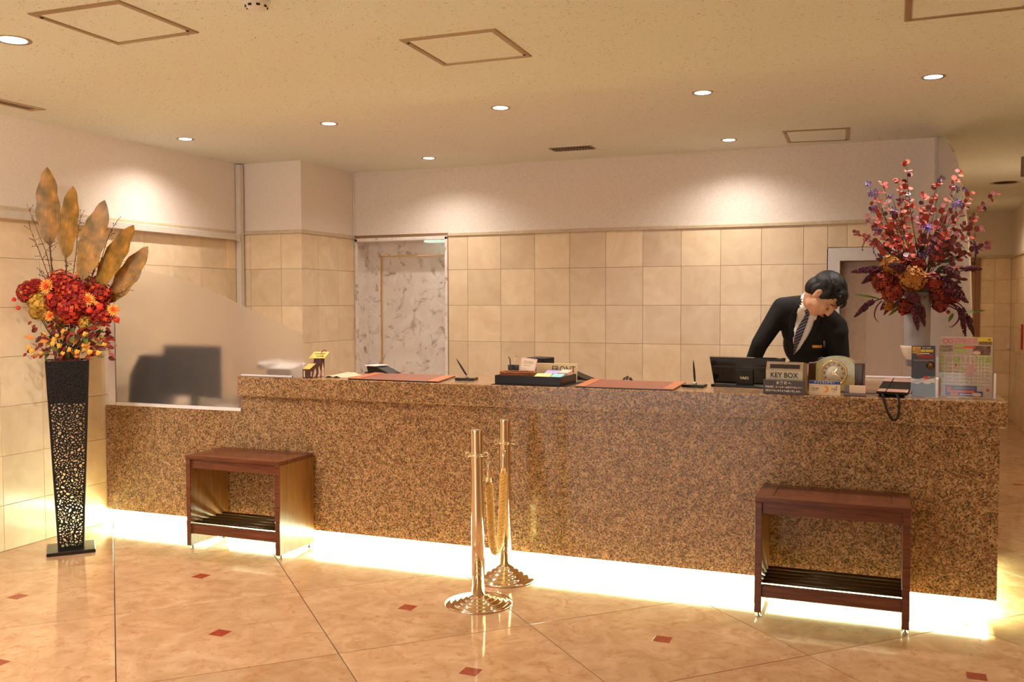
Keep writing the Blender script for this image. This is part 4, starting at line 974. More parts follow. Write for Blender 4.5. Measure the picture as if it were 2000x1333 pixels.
for s in (-1, 1):
    h = PEL + RGT*(s*.085) - UPZ*.03; k = Vector((h.x, h.y+.02, .47)); an = Vector((h.x, h.y+.05, .09))
    capsule(b, h, k, .075, .052); capsule(b, k, an, .050, .036); feet.append((h, k, an)); b.ell(an + Vector((0, -.05, -.045)), (.034, .10, .03))
# hands with five fingers each
def hand(b, w, dirv, side, up):
    d = dirv.normalized(); u = (up - d*up.dot(d)).normalized(); x = d.cross(u)*side
    b.ell((0, 0, 0), (.040, .048, .015), M=Matrix(((x.x, d.x, u.x, (w+d*.045).x), (x.y, d.y, u.y, (w+d*.045).y), (x.z, d.z, u.z, (w+d*.045).z), (0, 0, 0, 1))))
    for k, (o, L) in enumerate(((-.028, .060), (-.010, .072), (.009, .068), (.027, .054))):
        p0 = w + d*.082 + x*o; p1 = p0 + d*L*.45 - u*.006 + x*o*.1; p2 = p1 + d*L*.32 - u*.016; p3 = p2 + d*L*.2 - u*.018
        b.tube([p0-d*.02, p0, p1, p2, p3], [.009, .0095, .0088, .0080, .0068], 8); b.ell(p3, (.0068,)*3)
    t0 = w + d*.025 - x*.030; t1 = t0 - x*.020 + d*.028 - u*.004; t2 = t1 - x*.006 + d*.028 - u*.008
    b.tube([t0, t1, t2], [.0125, .0108, .0088], 8); b.ell(t2, (.0088,)*3)
hand(b, RW, (RW-RE).normalized()*.4 + CAMB*.8 - UPZ*.25, -1, UPZ); hand(b, LW, CAMB*.5 - RGT*.7 - UPZ*.15, 1, UPZ + CAMB*.2)
body = b.build('body', SKIN, me_t); sub(body, remesh=.0055, smooth=4)
# features
for s in (-1, 1):
    b = MB(); b.ell((s*.032, .0835, -.0165), (.0135, .005, .0035), M=MH); b.build('eyelid', P('lid_dark', srgb(70, 44, 34), .5), me_t)
    b = MB(); b.tube([MH @ Vector((s*(.014+.034*q), .094-.020*q*q-.004*q, .010+.007*math.sin(q*2.6))) for q in (0, .25, .5, .75, 1)], [.002, .0034, .0034, .003, .0015], 6); b.build('eyebrow', P('hair_black', srgb(17, 14, 13), .6, var=.3, scale=90), me_t)
b = MB(); b.ell((0, .098, -.066), (.021, .005, .0055), M=MH); b.build('mouth', P('lip', srgb(186, 128, 106), .6), me_t)
# hair: cap with clumps
HAIR = P('hair_black', (0, 0, 0)); rg = random.Random(4); b = MB()
b.ell((0, -.022, .036), (.083, .097, .090), M=MH, seg=24, rings=16); b.ell((0, -.055, -.015), (.072, .060, .070), M=MH, seg=20, rings=12)
b.ell((0, .046, .074), (.058, .040, .036), M=MH, seg=16, rings=10)
for s in (-1, 1): b.ell((s*.074, .018, .020), (.012, .022, .038), M=MH); b.ell((s*.074, -.030, .0), (.013, .026, .04), M=MH)
for k in range(260):
    th, ph = rg.uniform(0, 2*math.pi), rg.uniform(0, 1.75)
    dv_ = Vector((math.sin(ph)*math.cos(th), math.sin(ph)*math.sin(th), math.cos(ph)))
    if dv_.y > .25 and dv_.z < .12: continue
    p = Vector((dv_.x*.079, -.020+dv_.y*.094, .036+dv_.z*.086)); fw = Vector((rg.uniform(-.3, .3), .75, -.1 if dv_.z > .3 else -.55)); fw = (fw - dv_*fw.dot(dv_)*.8).normalized()
    L = rg.uniform(.022, .036); q = [p, p+fw*L*.5+dv_*.0015, p+fw*L+dv_*rg.uniform(-.003, .005)]
    b.tube([MH @ v for v in q], [.0070, .0055, .0015], 6)
for k in range(22):
    x = rg.uniform(-.058, .058); p = Vector((x, .080-abs(x)*.35, .078)); q = [p, p+Vector((rg.uniform(-.01, .01), .026, -.014)), p+Vector((rg.uniform(-.014, .014), .030, -.044))]
    b.tube([MH @ v for v in q], [.0075, .0062, .0015], 6)
hair = b.build('hair', HAIR, me_t); sub(hair, remesh=.0036, smooth=9)
# jacket
SUIT = P('black_suit', srgb(17, 15, 16), .8, var=.2, scale=160)
b = MB()
SR, SL = RS - UPV*.012, LS - UPV*.010
for t_ in (0, .2, .4, .6, .8, 1):
    c = SR.lerp(SL, t_); drop = .35+.0*t_
    b.ell(c - UPV*.03, (.066, .066, .066), 0, 14, 10)
MJ = lambda o, x, y: Matrix(((x.x, y.x, UPZ.x, o.x), (x.y, y.y, UPZ.y, o.y), (x.z, y.z, UPZ.z, o.z), (0, 0, 0, 1)))
ax = (LS-RS).normalized(); up_ = (NB-WA).normalized(); ax = (ax-up_*ax.dot(up_)).normalized(); ay = up_.cross(ax)
def torso(c, rx, ry, rz): b.ell((0, 0, 0), (rx, ry, rz), M=Matrix(((ax.x, ay.x, up_.x, c.x), (ax.y, ay.y, up_.y, c.y), (ax.z, ay.z, up_.z, c.z), (0, 0, 0, 1))), seg=24, rings=16)
torso(CH + up_*.03 + ax*.012, .165, .120, .15); torso(CH - up_*.06 + ax*.016, .146, .116, .16); torso(WA + ax*.016, .136, .114, .16); torso(WA.lerp(PEL, .5), .150, .120, .17); torso(PEL, .165, .13, .14)
capsule(b, NB + up_*.0 - ay*.0, SR, .066, .060); capsule(b, NB, SL, .066, .060)
for s_, e_, w_ in ((SR, RE, RW), (SL, LE, LW)): capsule(b, s_ - up_*.01, e_, .063, .050); capsule(b, e_, e_.lerp(w_, .93), .049, .040)
jk = b.build('jacket', SUIT, me_t); sub(jk, remesh=.008, smooth=6)
b = MB()
for h, k, an in feet: capsule(b, h, k, .092, .07); capsule(b, k, an, .068, .055)
b.ell(PEL - UPZ*.03, (.165, .125, .11)); tr = b.build('trousers', SUIT, me_t); sub(tr, remesh=.010, smooth=4)
for h, k, an in feet:
    b = MB(); b.ell(an + Vector((0, -.055, -.052)), (.047, .135, .036)); b.box((an.x-.04, an.y-.17, .0), (an.x+.04, an.y+.07, .018)); b.build('shoe', BLACK, me_t)
# shirt front, tie, lapels and badge draped on the jacket
bpy.context.view_layer.update()
dg = bpy.context.evaluated_depsgraph_get(); ev = jk.evaluated_get(dg); em = ev.to_mesh()
bvh = BVHTree.FromPolygons([v.co.copy() for v in em.vertices], [tuple(p.vertices) for p in em.polygons]); ev.to_mesh_clear()
def drape(name, rows, off, m, th=.0015, n=6):
    """rows: ((xl, xr, y)) photo-pixel spans laid onto the jacket front, offset along its surface"""
    vs = []; nr = []
    for xl, xr, y in rows:
        for i in range(n+1):
            x = xl + (xr-xl)*i/n; d_ = (FWD + RGT*((x-1000)/F_PX) - UPV*((y-666.5)/F_PX)).normalized()
            hit, no, ix, ds = bvh.ray_cast(EYEP, d_)
            if hit is None: hit = at(x, y, 5.25); no = CAMB
            vs.append(hit); nr.append(d_)
    k = len(rows); N_ = len(vs); ds_ = sorted((v-EYEP).length for v in vs); med = ds_[len(ds_)//2]
    vs = [EYEP + d_*min(max((v-EYEP).length, med-.10), med+(.03 if len(rows) < 7 else .10)) for v, d_ in zip(vs, nr)]
    fr_ = [v + CAMB*(off+th) for v in vs]; bk = [v + CAMB*(off-.004) for v in vs]; fs = []
    for r_ in range(k-1):
        for i in range(n):
            q = (r_*(n+1)+i, r_*(n+1)+i+1, (r_+1)*(n+1)+i+1, (r_+1)*(n+1)+i); fs.append(q); fs.append(tuple(N_+j for j in reversed(q)))
    bd = [i for i in range(n+1)] + [r_*(n+1)+n for r_ in range(1, k)] + [(k-1)*(n+1)+i for i in range(n-1, -1, -1)] + [r_*(n+1) for r_ in range(k-2, 0, -1)]
    for a, c in zip(bd, bd[1:]+bd[:1]): fs.append((a, N_+a, N_+c, c))
    return MB().add(fr_+bk, fs, 0, True).build(name, m, me_t)
def interp(tab, y):
    for (y0, a0), (y1, a1) in zip(tab, tab[1:]):
        if y0 <= y <= y1: return a0+(a1-a0)*(y-y0)/(y1-y0)
    return tab[-1][1] if y > tab[-1][0] else tab[0][1]
vl = [(586, 1565), (600, 1559.5), (626, 1552), (662, 1548.5), (693, 1550)]; vr = [(596, 1588), (610, 1596), (621, 1594), (653, 1580.5), (682, 1562), (693, 1551)]
SHIRT = P('white_shirt', srgb(236, 230, 224), .6, var=.03)
drape('shirt_front', [(interp(vl, y), interp(vr, y), y) for y in [596+97*i/14 for i in range(15)]], .003, SHIRT)
def tie_mat():
    m, nt, b_ = new_mat('striped_tie'); L = nt.links.new
    tc = N(nt, 'ShaderNodeTexCoord'); mp = N(nt, 'ShaderNodeMapping'); mp.inputs['Rotation'].default_value = (0, R(28), 0)
    wv_ = N(nt, 'ShaderNodeTexWave', i_Scale=22., wave_profile='SAW'); wv_.bands_direction = 'Z'
    L(tc.outputs['Object'], mp.inputs['Vector']); L(mp.outputs[0], wv_.inputs['Vector'])
    L(ramp(nt, wv_.outputs['Fac'], [(0, srgb(34, 34, 52)), (.62, srgb(40, 40, 60)), (.68, srgb(150, 148, 160)), (.92, srgb(120, 118, 134)), (1, srgb(34, 34, 52))]), b_.inputs['Base Color'])
    b_.inputs['Roughness'].default_value = .5; return m
TIE = tie_mat()
tl = [(617, 1572), (630, 1563), (644, 1555), (662, 1550.5), (680, 1549), (692, 1550.5)]; trr = [(617, 1579), (630, 1575.5), (645, 1570), (662, 1564), (680, 1555.5), (692, 1551.5)]
drape('tie', [(interp(tl, y), interp(trr, y), y) for y in [616+76*i/10 for i in range(11)]], .0065, TIE)
drape('tie_knot', [(1570, 1581, 604.5), (1570.6, 1580.6, 608), (1571.8, 1579.6, 613), (1572.4, 1579, 617.5)], .010, TIE, .004)
drape('lapel', [(interp(vl, y)-a, interp(vl, y)+.8, y) for y, a in ((584, 3), (600, 8), (616, 12), (632, 12), (655, 9), (680, 5), (694, 2))], .006, SUIT, .002)
drape('lapel', [(interp(vr, y)-.8, interp(vr, y)+a, y) for y, a in ((612, 3), (622, 9), (634, 13), (650, 12), (668, 9), (682, 6), (694, 3))], .006, SUIT, .002)
drape('shirt_collar', [(1569.5, 1575, 589), (1567, 1574.5, 596), (1566.5, 1574, 602), (1568, 1572, 607)], .012, SHIRT, .003)
drape('shirt_collar', [(1582, 1590, 606), (1583, 1594, 612), (1586, 1594, 620), (1587.5, 1592, 626)], .012, SHIRT, .003)
b = MB(); cr_ = []
for q in range(25):
    a = 2*math.pi*q/24; cr_.append(NB + up_*.034 + ax*(.060*math.cos(a)) + ay*(.012-.060*math.sin(a)))
b.tube([p - up_*.016 + (p-NB-up_*.034)*.16 for p in cr_], .010, 6, caps=False); b.tube([p - up_*.004 + (p-NB-up_*.034)*.08 for p in cr_], .009, 6, caps=False); b.tube([p + up_*.010 for p in cr_], .0065, 6, caps=False); b.build('collar_band', SHIRT, me_t)
drape('name_badge', [(1585.5, 1604.5, 674.4), (1585.3, 1604.2, 680)], .010, P('badge_gold', srgb(220, 166, 84), .35, .3), .002, 4)
drape('pocket_pen', [(1607, 1611, 665.5), (1607.4, 1611.2, 671), (1608, 1610.6, 678)], .008, P('pen_grey', srgb(120, 118, 110), .3, .5), .004, 2)
for s_, e_, w_ in ((0, RE, RW), (1, LE, LW)):
    dv_ = (w_-e_).normalized(); p = e_.lerp(w_, .93); MB().tube([p, p+dv_*.02], [.036, .034], 14).build('shirt_cuff', SHIRT, me_t)
# ------------------------------------------------------------------ flowers
def leaf_mesh(name, m, L, Wd, n=8, prof=None, fold=.18, curl=.25, wav=0., seed=0, stemless=True):
    """leaf along +Y with a folded midrib, width along X, normal Z; two-sided thin sheet with thickness"""
    rg = random.Random(seed); vs = []; fs = []
    prof = prof or (lambda u: math.sin(math.pi*min(1, u*.92+.06))**.8)
    for i in range(n+1):
        u = i/n; w = Wd/2*max(.02, prof(u)) if 0 < i < n else Wd*.02
        y = L*u; z = -curl*L*u*u
        for x in (-1, -.5, 0, .5, 1):
            ww = w*(1+wav*math.sin(u*22+seed+x*2)*.5)
            vs.append((x*ww, y, z + fold*abs(x)*w + wav*Wd*.10*math.sin(u*17+seed*1.7+x*3)*abs(x)))
    k = len(vs); th = min(.0012, Wd*.03)
    vs += [(x, y, z-th) for x, y, z in vs]
    for i in range(n):
        for j in range(4):
            a = i*5+j; fs.append((a, a+1, a+6, a+5)); fs.append((k+a+5, k+a+6, k+a+1, k+a))
    return MB().add(vs, fs, 0, True).mesh(name, m)
def disc_mesh(name, m, r, n=10, cup=.2):
    vs = [(0, 0, -cup*r*.5)] + [(r*math.cos(2*math.pi*j/n), r+r*1.05*math.sin(2*math.pi*j/n)-r, 0) for j in range(n)]
    fs = [(0, 1+j, 1+(j+1) % n) for j in range(n)]; k = len(vs)
    vs += [(x, y, z-.0008) for x, y, z in vs]; fs += [(k, k+1+(j+1) % n, k+1+j) for j in range(n)]
    return MB().add([(x, y+r, z) for x, y, z in vs], fs, 0, True).mesh(name, m)
def orient(p, ydir, zdir, s=1., roll=0.):
    y = Vector(ydir).normalized(); z = Vector(zdir); z = z-y*z.dot(y)
    z = z.normalized() if z.length > 1e-5 else y.orthogonal().normalized(); x = y.cross(z)
    M = Matrix(((x.x, y.x, z.x, p.x), (x.y, y.y, z.y, p.y), (x.z, y.z, z.z, p.z), (0, 0, 0, 1)))
    return M @ Matrix.Rotation(roll, 4, 'Y') @ Matrix.Diagonal((s, s, s, 1))
def put(name, me, parent, M, label=None):
    o = link(name, me, parent, None, label); o.matrix_local = M; return o
def rv(rg, s=1.): return Vector((rg.uniform(-s, s), rg.uniform(-s, s), rg.uniform(-s, s)))
def hydrangea(name, label, parent, c, r, mats, seed, n=None):
    """one round head of many small four-petal florets"""
    rg = random.Random(seed); b = MB(); n = n or int(80+r*1100)
    for i in range(n):
        ph = math.acos(1-2*(i+.5)/n); th = i*2.39996; d = Vector((math.sin(ph)*math.cos(th), math.sin(ph)*math.sin(th), math.cos(ph)))
        d = (d + rv(rg, .12)).normalized(); rr = r*rg.uniform(.82, 1.04); s = .0112*rg.uniform(.8, 1.3)
        M = orient(d*rr, d.orthogonal() + rv(rg, .3), d + rv(rg, .35), s, 0); mi = rg.randrange(len(mats))
        for q in range(4):
            Mq = M @ Matrix.Rotation(q*math.pi/2, 4, 'Z')
            b.add([Mq @ Vector(v) for v in ((0, 0, 0), (.42, .45, .12), (.36, .95, .3), (0, 1.1, .22), (-.36, .95, .3), (-.42, .45, .12))], [(0, 1, 2, 3, 4, 5)], mi)
    b.ell((0, 0, 0), (r*.78,)*3, len(mats)-1, 12, 8)
    o = b.build(name, mats, parent, c, label); return o
def daisy(parent, c, d, r, seed, label=None):
    d = Vector(d).normalized(); rg = random.Random(seed); b = MB()
    OR, YE, CE = P('petal_orange', srgb(238, 122, 44), .6, var=.15), P('petal_yellow', srgb(248, 184, 84), .6, var=.12), P('bloom_heart', srgb(206, 70, 30), .7, var=.2)
    for ring, (nn, rr, tilt) in enumerate(((20, 1., .12), (18, .84, .35), (14, .62, .7), (9, .4, 1.1))):
        for k in range(nn):
            a = 2*math.pi*(k+ring*.5)/nn+rg.uniform(-.08, .08); L = r*rr*rg.uniform(.92, 1.06); w = r*.11
            ct, st = math.cos(tilt), math.sin(tilt); Mz = Matrix.Rotation(a, 4, 'Z')
            pts = [(-w*.5, 0, 0), (-w, L*.6*ct, L*.6*st), (0, L*ct, L*st*.9), (w, L*.6*ct, L*.6*st), (w*.5, 0, 0)]
            b.add([Mz @ Vector((x, y, z+.0015*ring)) for x, y, z in pts], [(0, 1, 2, 3, 4)], 0 if ring >= 2 else (1 if rg.random() < .75 else 0))
    o = b.build('chrysanthemum', [OR, YE, CE], parent, None, label); o.matrix_local = orient(c, d.orthogonal(), d)
    h = MB().ell((0, 0, r*.12), (r*.3, r*.3, r*.2), 0, 10, 6).build('bloom_heart', CE, o)
    return o
BARK = P('twig_brown', srgb(96, 58, 44), .7, var=.25); STEMG = P('stem_green', srgb(70, 74, 40), .6, var=.2)
RED = P('bloom_red', srgb(196, 48, 28), .6, var=.3, scale=60); RED2 = P('bloom_deep_red', srgb(146, 26, 20), .6, var=.3, scale=60); REDO = P('bloom_orange_red', srgb(218, 82, 38), .6, var=.2, scale=60)
YEL = P('bloom_yellow', srgb(214, 168, 66), .6, var=.2, scale=60); OLV = P('bloom_olive', srgb(170, 138, 60), .6, var=.25, scale=60)
# ---- autumn arrangement in the openwork planter
c0 = Vector((-4.63, 4.285, PZ1))
fa = thing('autumn_arrangement', 'tall autumn arrangement of red blooms and big golden leaves in the openwork planter', 'flower arrangement', c0)
def pf(px, py, off=0.): return at(px, py, 5.69+off) - c0
def big_leaf_mat():
    m, nt, b_ = new_mat('golden_leaf'); L = nt.links.new
    tc = N(nt, 'ShaderNodeTexCoord'); nz = N(nt, 'ShaderNodeTexNoise', i_Scale=9., i_Detail=4.); L(tc.outputs['Object'], nz.inputs['Vector'])
    mp = N(nt, 'ShaderNodeMapping'); mp.inputs['Scale'].default_value = (60, 2.5, 1); L(tc.outputs['Object'], mp.inputs['Vector'])
    n2 = N(nt, 'ShaderNodeTexNoise', i_Scale=3., i_Detail=3.); L(mp.outputs[0], n2.inputs['Vector'])
    c1 = ramp(nt, nz.outputs['Fac'], [(.34, srgb(112, 92, 38)), (.5, srgb(176, 130, 52)), (.64, srgb(218, 156, 64))])
    c2 = ramp(nt, n2.outputs['Fac'], [(.35, (.72, .68, .6)), (.65, (1, 1, 1))])
    L(mixc(nt, 1., c1, c2, 'MULTIPLY'), b_.inputs['Base Color']); b_.inputs['Roughness'].default_value = .42; return m
GLEAF = big_leaf_mat()
for i, (base, tip, wd, stem, off, rl) in enumerate((((97, 481), (89, 326), 44, (103, 545), .02, .15), ((129, 505), (138, 363), 41, (130, 548), -.04, -.1), ((160, 548), (202, 391), 46, (152, 580), -.08, .2), ((190, 566), (255, 438), 46, (180, 600), -.02, -.25), ((214, 592), (286, 482), 40, (200, 612), .05, .1))):
    p, q, s = pf(base[0], base[1], off), pf(tip[0], tip[1], off-.03), pf(stem[0], stem[1], off+.02)
    L = (q-p).length; W_ = wd*5.69/F_PX
    me = leaf_mesh('golden_leaf', GLEAF, L, W_, 18, (lambda u: (math.sin(math.pi*min(1, max(0, u))**.95)**.58) if u < .999 else 0), .10, .06, .17, i*3+1)
    o = put('large_leaf', me, fa, orient(p, q-p, CAMB, 1, rl))
    mid = MB().tube([s, s.lerp(p, .5), p, p.lerp(q, .06)-CAMB*.001], [.004, .0035, .003, .0012], 6).build('leaf_stalk', BARK, fa)
# thin twigs with buds
rg = random.Random(21)
def twig(parent, pts, conv, r0=.0028, nb=14, m=BARK, bud=True):
    ps = smooth_path([conv(*p) for p in pts], 6); b = MB(); k = len(ps)
    b.tube(ps, [r0*(1-.75*i/k) for i in range(k)], 5)
    for _ in range(nb):
        t_ = rg.uniform(.25, 1); p = ps[min(k-1, int(t_*(k-1)))]; d = (ps[min(k-1, int(t_*(k-1))+1)]-ps[max(0, int(t_*(k-1))-1)]).normalized()
        e = p + (d*.7 + rv(rg, .8)).normalized()*rg.uniform(.012, .05)
        b.tube([p, e], [.0013, .0008], 4); b.ell(e, (.0028, .0028, .0036), 0, 6, 4)
        if rg.random() < .5: b.ell(p.lerp(e, .55) + rv(rg, .002), (.0024,)*3, 0, 6, 4)
    return b.build('budded_twig', m, parent)
for pts in ([(104, 560), (92, 500), (75, 455), (52, 398)], [(98, 548), (80, 500), (66, 465), (57, 440)], [(112, 556), (102, 520), (98, 470)], [(140, 555), (148, 500), (152, 450), (160, 418)], [(150, 560), (152, 510), (166, 440)], [(182, 560), (200, 500), (215, 455), (234, 424)], [(175, 560), (190, 500), (206, 462)], [(165, 565), (180, 540), (192, 500)], [(190, 565), (215, 535), (240, 508)], [(120, 555), (130, 520), (126, 510)], [(200, 575), (230, 575), (250, 566)], [(108, 560), (85, 540), (80, 530)]):
    twig(fa, [(x, y, rg.uniform(-.06, .06)) for x, y in pts], pf)
# main blooms
for i, (px, py, r, off, ms) in enumerate(((57, 572, 24, .02, 0), (117, 556, 30, -.02, 0), (147, 570, 34, -.06, 0), (193, 577, 27, -.02, 0), (137, 604, 33, -.09, 0), (198, 614, 24, -.05, 0), (80, 594, 24, -.06, 1), (168, 553, 15, .0, 1), (166, 627, 16, -.04, 1), (92, 612, 16, -.04, 1), (172, 600, 18, -.05, 0), (112, 590, 24, -.07, 0), (70, 560, 15, .0, 0), (160, 590, 24, -.09, 0), (120, 622, 16, -.05, 1), (72, 610, 14, -.03, 1), (188, 552, 13, .02, 0))):
    hydrangea('hydrangea_bloom', 'olive yellow bloom' if ms else 'red bloom', fa, pf(px, py, off), r*5.69/F_PX*.94, ([YEL, OLV, YEL] if ms else [RED, RED2, REDO, RED2]), 40+i)
    MB().tube([pf(px, py, off), pf(px, py, off).lerp(Vector((0, 0, -.02)), .55) + rv(rg, .01), Vector((rg.uniform(-.06, .06), rg.uniform(-.05, .05), -.03))], .003, 5).build('stalk', STEMG, fa)
for i, (px, py, r, off) in enumerate(((92, 560, 18, -.10), (172, 586, 15.5, -.12), (221, 606, 14, -.07), (99, 617, 13, -.09))):
    daisy(fa, pf(px, py, off), CAMB*1. + RGT*((px-145)/160) + UPV*.2, r*5.69/F_PX, i)
PHY = P('lantern_red', srgb(226, 62, 34), .5, var=.15, scale=50); PHO = P('lantern_orange', srgb(232, 140, 60), .5, var=.15, scale=50)
lan = MB().lathe([(.001, -.6), (.25, -.52), (.62, -.3), (.78, 0), (.66, .32), (.36, .66), (.1, .95), (0, 1.1)], 10)
lanm = [lan.mesh('lantern', PHY), lan.mesh('lantern', PHO)]
for i, (px, py, r, off, k) in enumerate(((97, 580, 9, -.12, 0), (175, 607, 9, -.12, 0), (194, 601, 9, -.12, 0), (227, 624, 9, -.04, 0), (43, 572, 8, -.02, 1), (28, 585, 6, .0, 0), (36, 602, 6, .0, 0), (105, 597, 7, -.11, 0), (127, 621, 8, -.11, 0), (187, 593, 7, -.11, 1), (151, 536, 6, -.02, 1), (48, 560, 5, 0, 1))):
    p = pf(px, py, off); d = (p - Vector((0, 0, .25))).normalized()*.6 + rv(rg, .5) - UPV*.2
    put('lantern_fruit', lanm[k], fa, orient(p, d.orthogonal(), d, r*5.69/F_PX))
# lower tier: dark stems, russet leaves, tiny yellow roses, green sprigs
RUS = P('russet_leaf', srgb(140, 44, 30), .5, var=.3, scale=40); BUR = P('burgundy_leaf', srgb(92, 28, 28), .5, var=.3, scale=40); GRN = P('sprig_green', srgb(104, 112, 54), .5, var=.3, scale=40); AMB = P('amber_leaf', srgb(214, 138, 66), .5, var=.2, scale=40)
lm = {k: leaf_mesh('leaf', m, 1., .5, 5, None, .3, .2, 0, 1) for k, m in (('r', RUS), ('b', BUR), ('g', GRN), ('a', AMB))}
for i in range(26):
    px, py = rg.uniform(86, 205), rg.uniform(618, 650); p = pf(px, py, rg.uniform(-.05, .08))
    MB().tube([Vector(((px-142)/1500, rg.uniform(-.06, .06), -.03)), p.lerp(Vector((0, 0, .05)), .4), p], .0026, 5).build('stalk', rg.choice((BARK, STEMG)), fa)
for i in range(230):
    px = rg.gauss(140, 36); py = rg.uniform(625, 702); px = 142+(px-142)*(1.25 if py > 655 else .85)
    if px < 62 or px > 212: continue
    p = pf(px, py, rg.uniform(-.13, .08)); d = RGT*((px-142)/60) - UPV*rg.uniform(-.6, .8) + rv(rg, .6)
    k = rg.choice('rrrbbbga' if py < 660 else 'rrbgggab'); put('leaf', lm[k], fa, orient(p, d, CAMB + rv(rg, .9), rg.uniform(.036, .062)))
for px, py, d_ in ((62, 628, -1), (70, 635, -1), (96, 622, -1), (212, 655, 1), (206, 640, 1), (53, 690, -1), (66, 684, -1), (84, 694, -1), (216, 660, 1)):
    put('leaf', lm['r'], fa, orient(pf(px, py, -.02), RGT*d_*.8 - UPV*.6, CAMB, .034))
ROSE = P('rose_yellow', srgb(240, 178, 66), .6, var=.15, scale=90)
b = MB()
for a in range(9):
    t_ = a*2.4; r_ = .25+.08*a; b.ell((r_*.75*math.cos(t_), r_*.75*math.sin(t_), .35-.05*a), (.42, .42, .34), 0, 7, 5)
rosem = b.mesh('rose', ROSE)
for px, py in ((105, 664), (117, 676), (123, 691), (103, 672), (163, 675), (171, 672), (164, 682), (198, 680), (203, 674), (150, 688), (55, 679), (62, 686), (87, 654), (125, 648), (166, 653), (193, 690), (136, 683), (176, 688), (80, 690), (112, 656), (146, 668)):
    p = pf(px+rg.uniform(-1, 1), py, rg.uniform(-.14, -.06)); put('small_rose', rosem, fa, orient(p, UPV, CAMB + rv(rg, .4), rg.uniform(.014, .020)))
for pts in ([(130, 695), (80, 694), (55, 705)], [(170, 690), (205, 684), (226, 680)], [(115, 690), (80, 680), (60, 670)], [(170, 690), (200, 660), (214, 648)]):
    twig(fa, [(x, y, -.06) for x, y in pts], pf, .002, 10, RUS)
MB().ell((0, 0, -.012), (.095, .095, .03), 0, 16, 8).build('moss', BUR, fa)

# ---- dark bouquet in the pedestal vase
v0 = Vector((.160, 5.225, Z0))
va = thing('pedestal_vase', 'milky pedestal vase with a clear tube holding the purple bouquet', 'vase', v0)
MILK = P('milk_glass', srgb(250, 232, 218), .1, var=.01, coat=.5)
MILK.node_tree.nodes['Principled BSDF'].inputs['Subsurface Weight'].default_value = .8; MILK.node_tree.nodes['Principled BSDF'].inputs['Subsurface Radius'].default_value = (.06, .05, .04)
MB().lathe([(0, 0), (.054, 0), (.056, .006), (.046, .018), (.026, .034), (.016, .058), (.016, .085), (.024, .115), (.046, .160), (.068, .200), (.078, .232), (.080, .244), (.072, .246), (.060, .215), (.038, .165), (.014, .125), (0, .12)], 36).build('pedestal_bowl', MILK, va)
MB().lathe([(.0, .13), (.050, .14), (.062, .25), (.064, .53), (.060, .53), (.057, .25), (.046, .15), (0, .14)], 32).build('glass_tube', P('tube_glass', srgb(240, 236, 240), .12, trans=.62, ior=1.18, var=.0), va)
bq = thing('purple_bouquet', 'large bouquet of coral discs of leaves, dark plumes and rust blooms in the pedestal vase', 'flower arrangement', v0 + Vector((0, 0, .53)))
b0 = v0 + Vector((0, 0, .53))
DB = 4.80
def pb(px, py, off=0.): return at(px, py, DB+off) - b0
CORL = P('coral_leaf', srgb(186, 78, 64), .8, var=.22, scale=30); PLUM = P('plum_leaf', srgb(112, 48, 52), .5, var=.25, scale=30); DUSK = P('dusky_leaf', srgb(140, 76, 76), .8, var=.2, scale=30)
dm = {k: disc_mesh('disc_leaf', m, 1.) for k, m in (('c', CORL), ('p', PLUM), ('d', DUSK))}
rg = random.Random(77)
BASE = (1793, 548)
brs = [((1770, 312), 'c', 15, .0), ((1876, 331), 'c', 14, .03), ((1948, 373), 'd', 15, .08), ((1722, 350), 'c', 12, -.03), ((1700, 398), 'c', 15, -.06), ((1668, 452), 'c', 13, -.02), ((1832, 352), 'c', 13, -.05), ((1908, 420), 'd', 15, -.02), ((1936, 478), 'p', 12, .05), ((1745, 420), 'c', 13, .06), ((1795, 420), 'p', 12, -.08), ((1850, 455), 'c', 13, -.09), ((1735, 470), 'c', 12, -.10), ((1880, 480), 'p', 13, -.06), ((1820, 395), 'd', 11, .1), ((1770, 370), 'c', 12, .04), ((1700, 470), 'p', 12, .08), ((1900, 372), 'c', 10, .0), ((1775, 455), 'c', 10, -.12), ((1860, 410), 'd', 11, .02), ((1690, 425), 'd', 13, .03), ((1712, 372), 'c', 11, .05), ((1922, 445), 'd', 13, -.05), ((1755, 345), 'c', 12, -.04), ((1805, 375), 'c', 12, .05), ((1890, 395), 'd', 13, -.06), ((1730, 440), 'c', 12, -.04), ((1842, 425), 'p', 12, .06)]
for (tx, ty), kind, nn, off in brs:
    t0 = .18 if ty < 420 else .1
    p0, p1 = pb(BASE[0]+rg.uniform(-18, 18), BASE[1], rg.uniform(-.03, .03)), pb(tx, ty, off)
    mid = p0.lerp(p1, .5) + RGT*(-.02 if tx < 1790 else .015) + UPV*.03; ps = smooth_path([p0, mid, p1], 10); k = len(ps)
    br_ = MB().tube(ps, [.0026*(1-.65*i/k) for i in range(k)], 5).build('branch', P('branch_brown', srgb(88, 56, 44), .6, var=.2), bq)
    nn = int(nn*1.45)
    for j in range(nn):
        u = .34+.66*(j+.5)/nn; p = ps[min(k-1, int(u*(k-1)))] + rv(rg, .004); d = (ps[min(k-1, int(u*(k-1))+1)]-ps[max(0, int(u*(k-1))-1)]).normalized()
        sd_ = d.cross(CAMB).normalized()*(1 if j % 2 else -1); yd = sd_*.9 + d*.5 + rv(rg, .45)
        kk = kind if rg.random() < .68 else rg.choice('cpd')
        put('disc_leaf', dm[kk], br_, orient(p, yd, UPV*rg.uniform(.1, 1.) + CAMB*rg.uniform(.2, .9) + rv(rg, .5), rg.uniform(.0125, .0195)*(1.2-.5*u)))
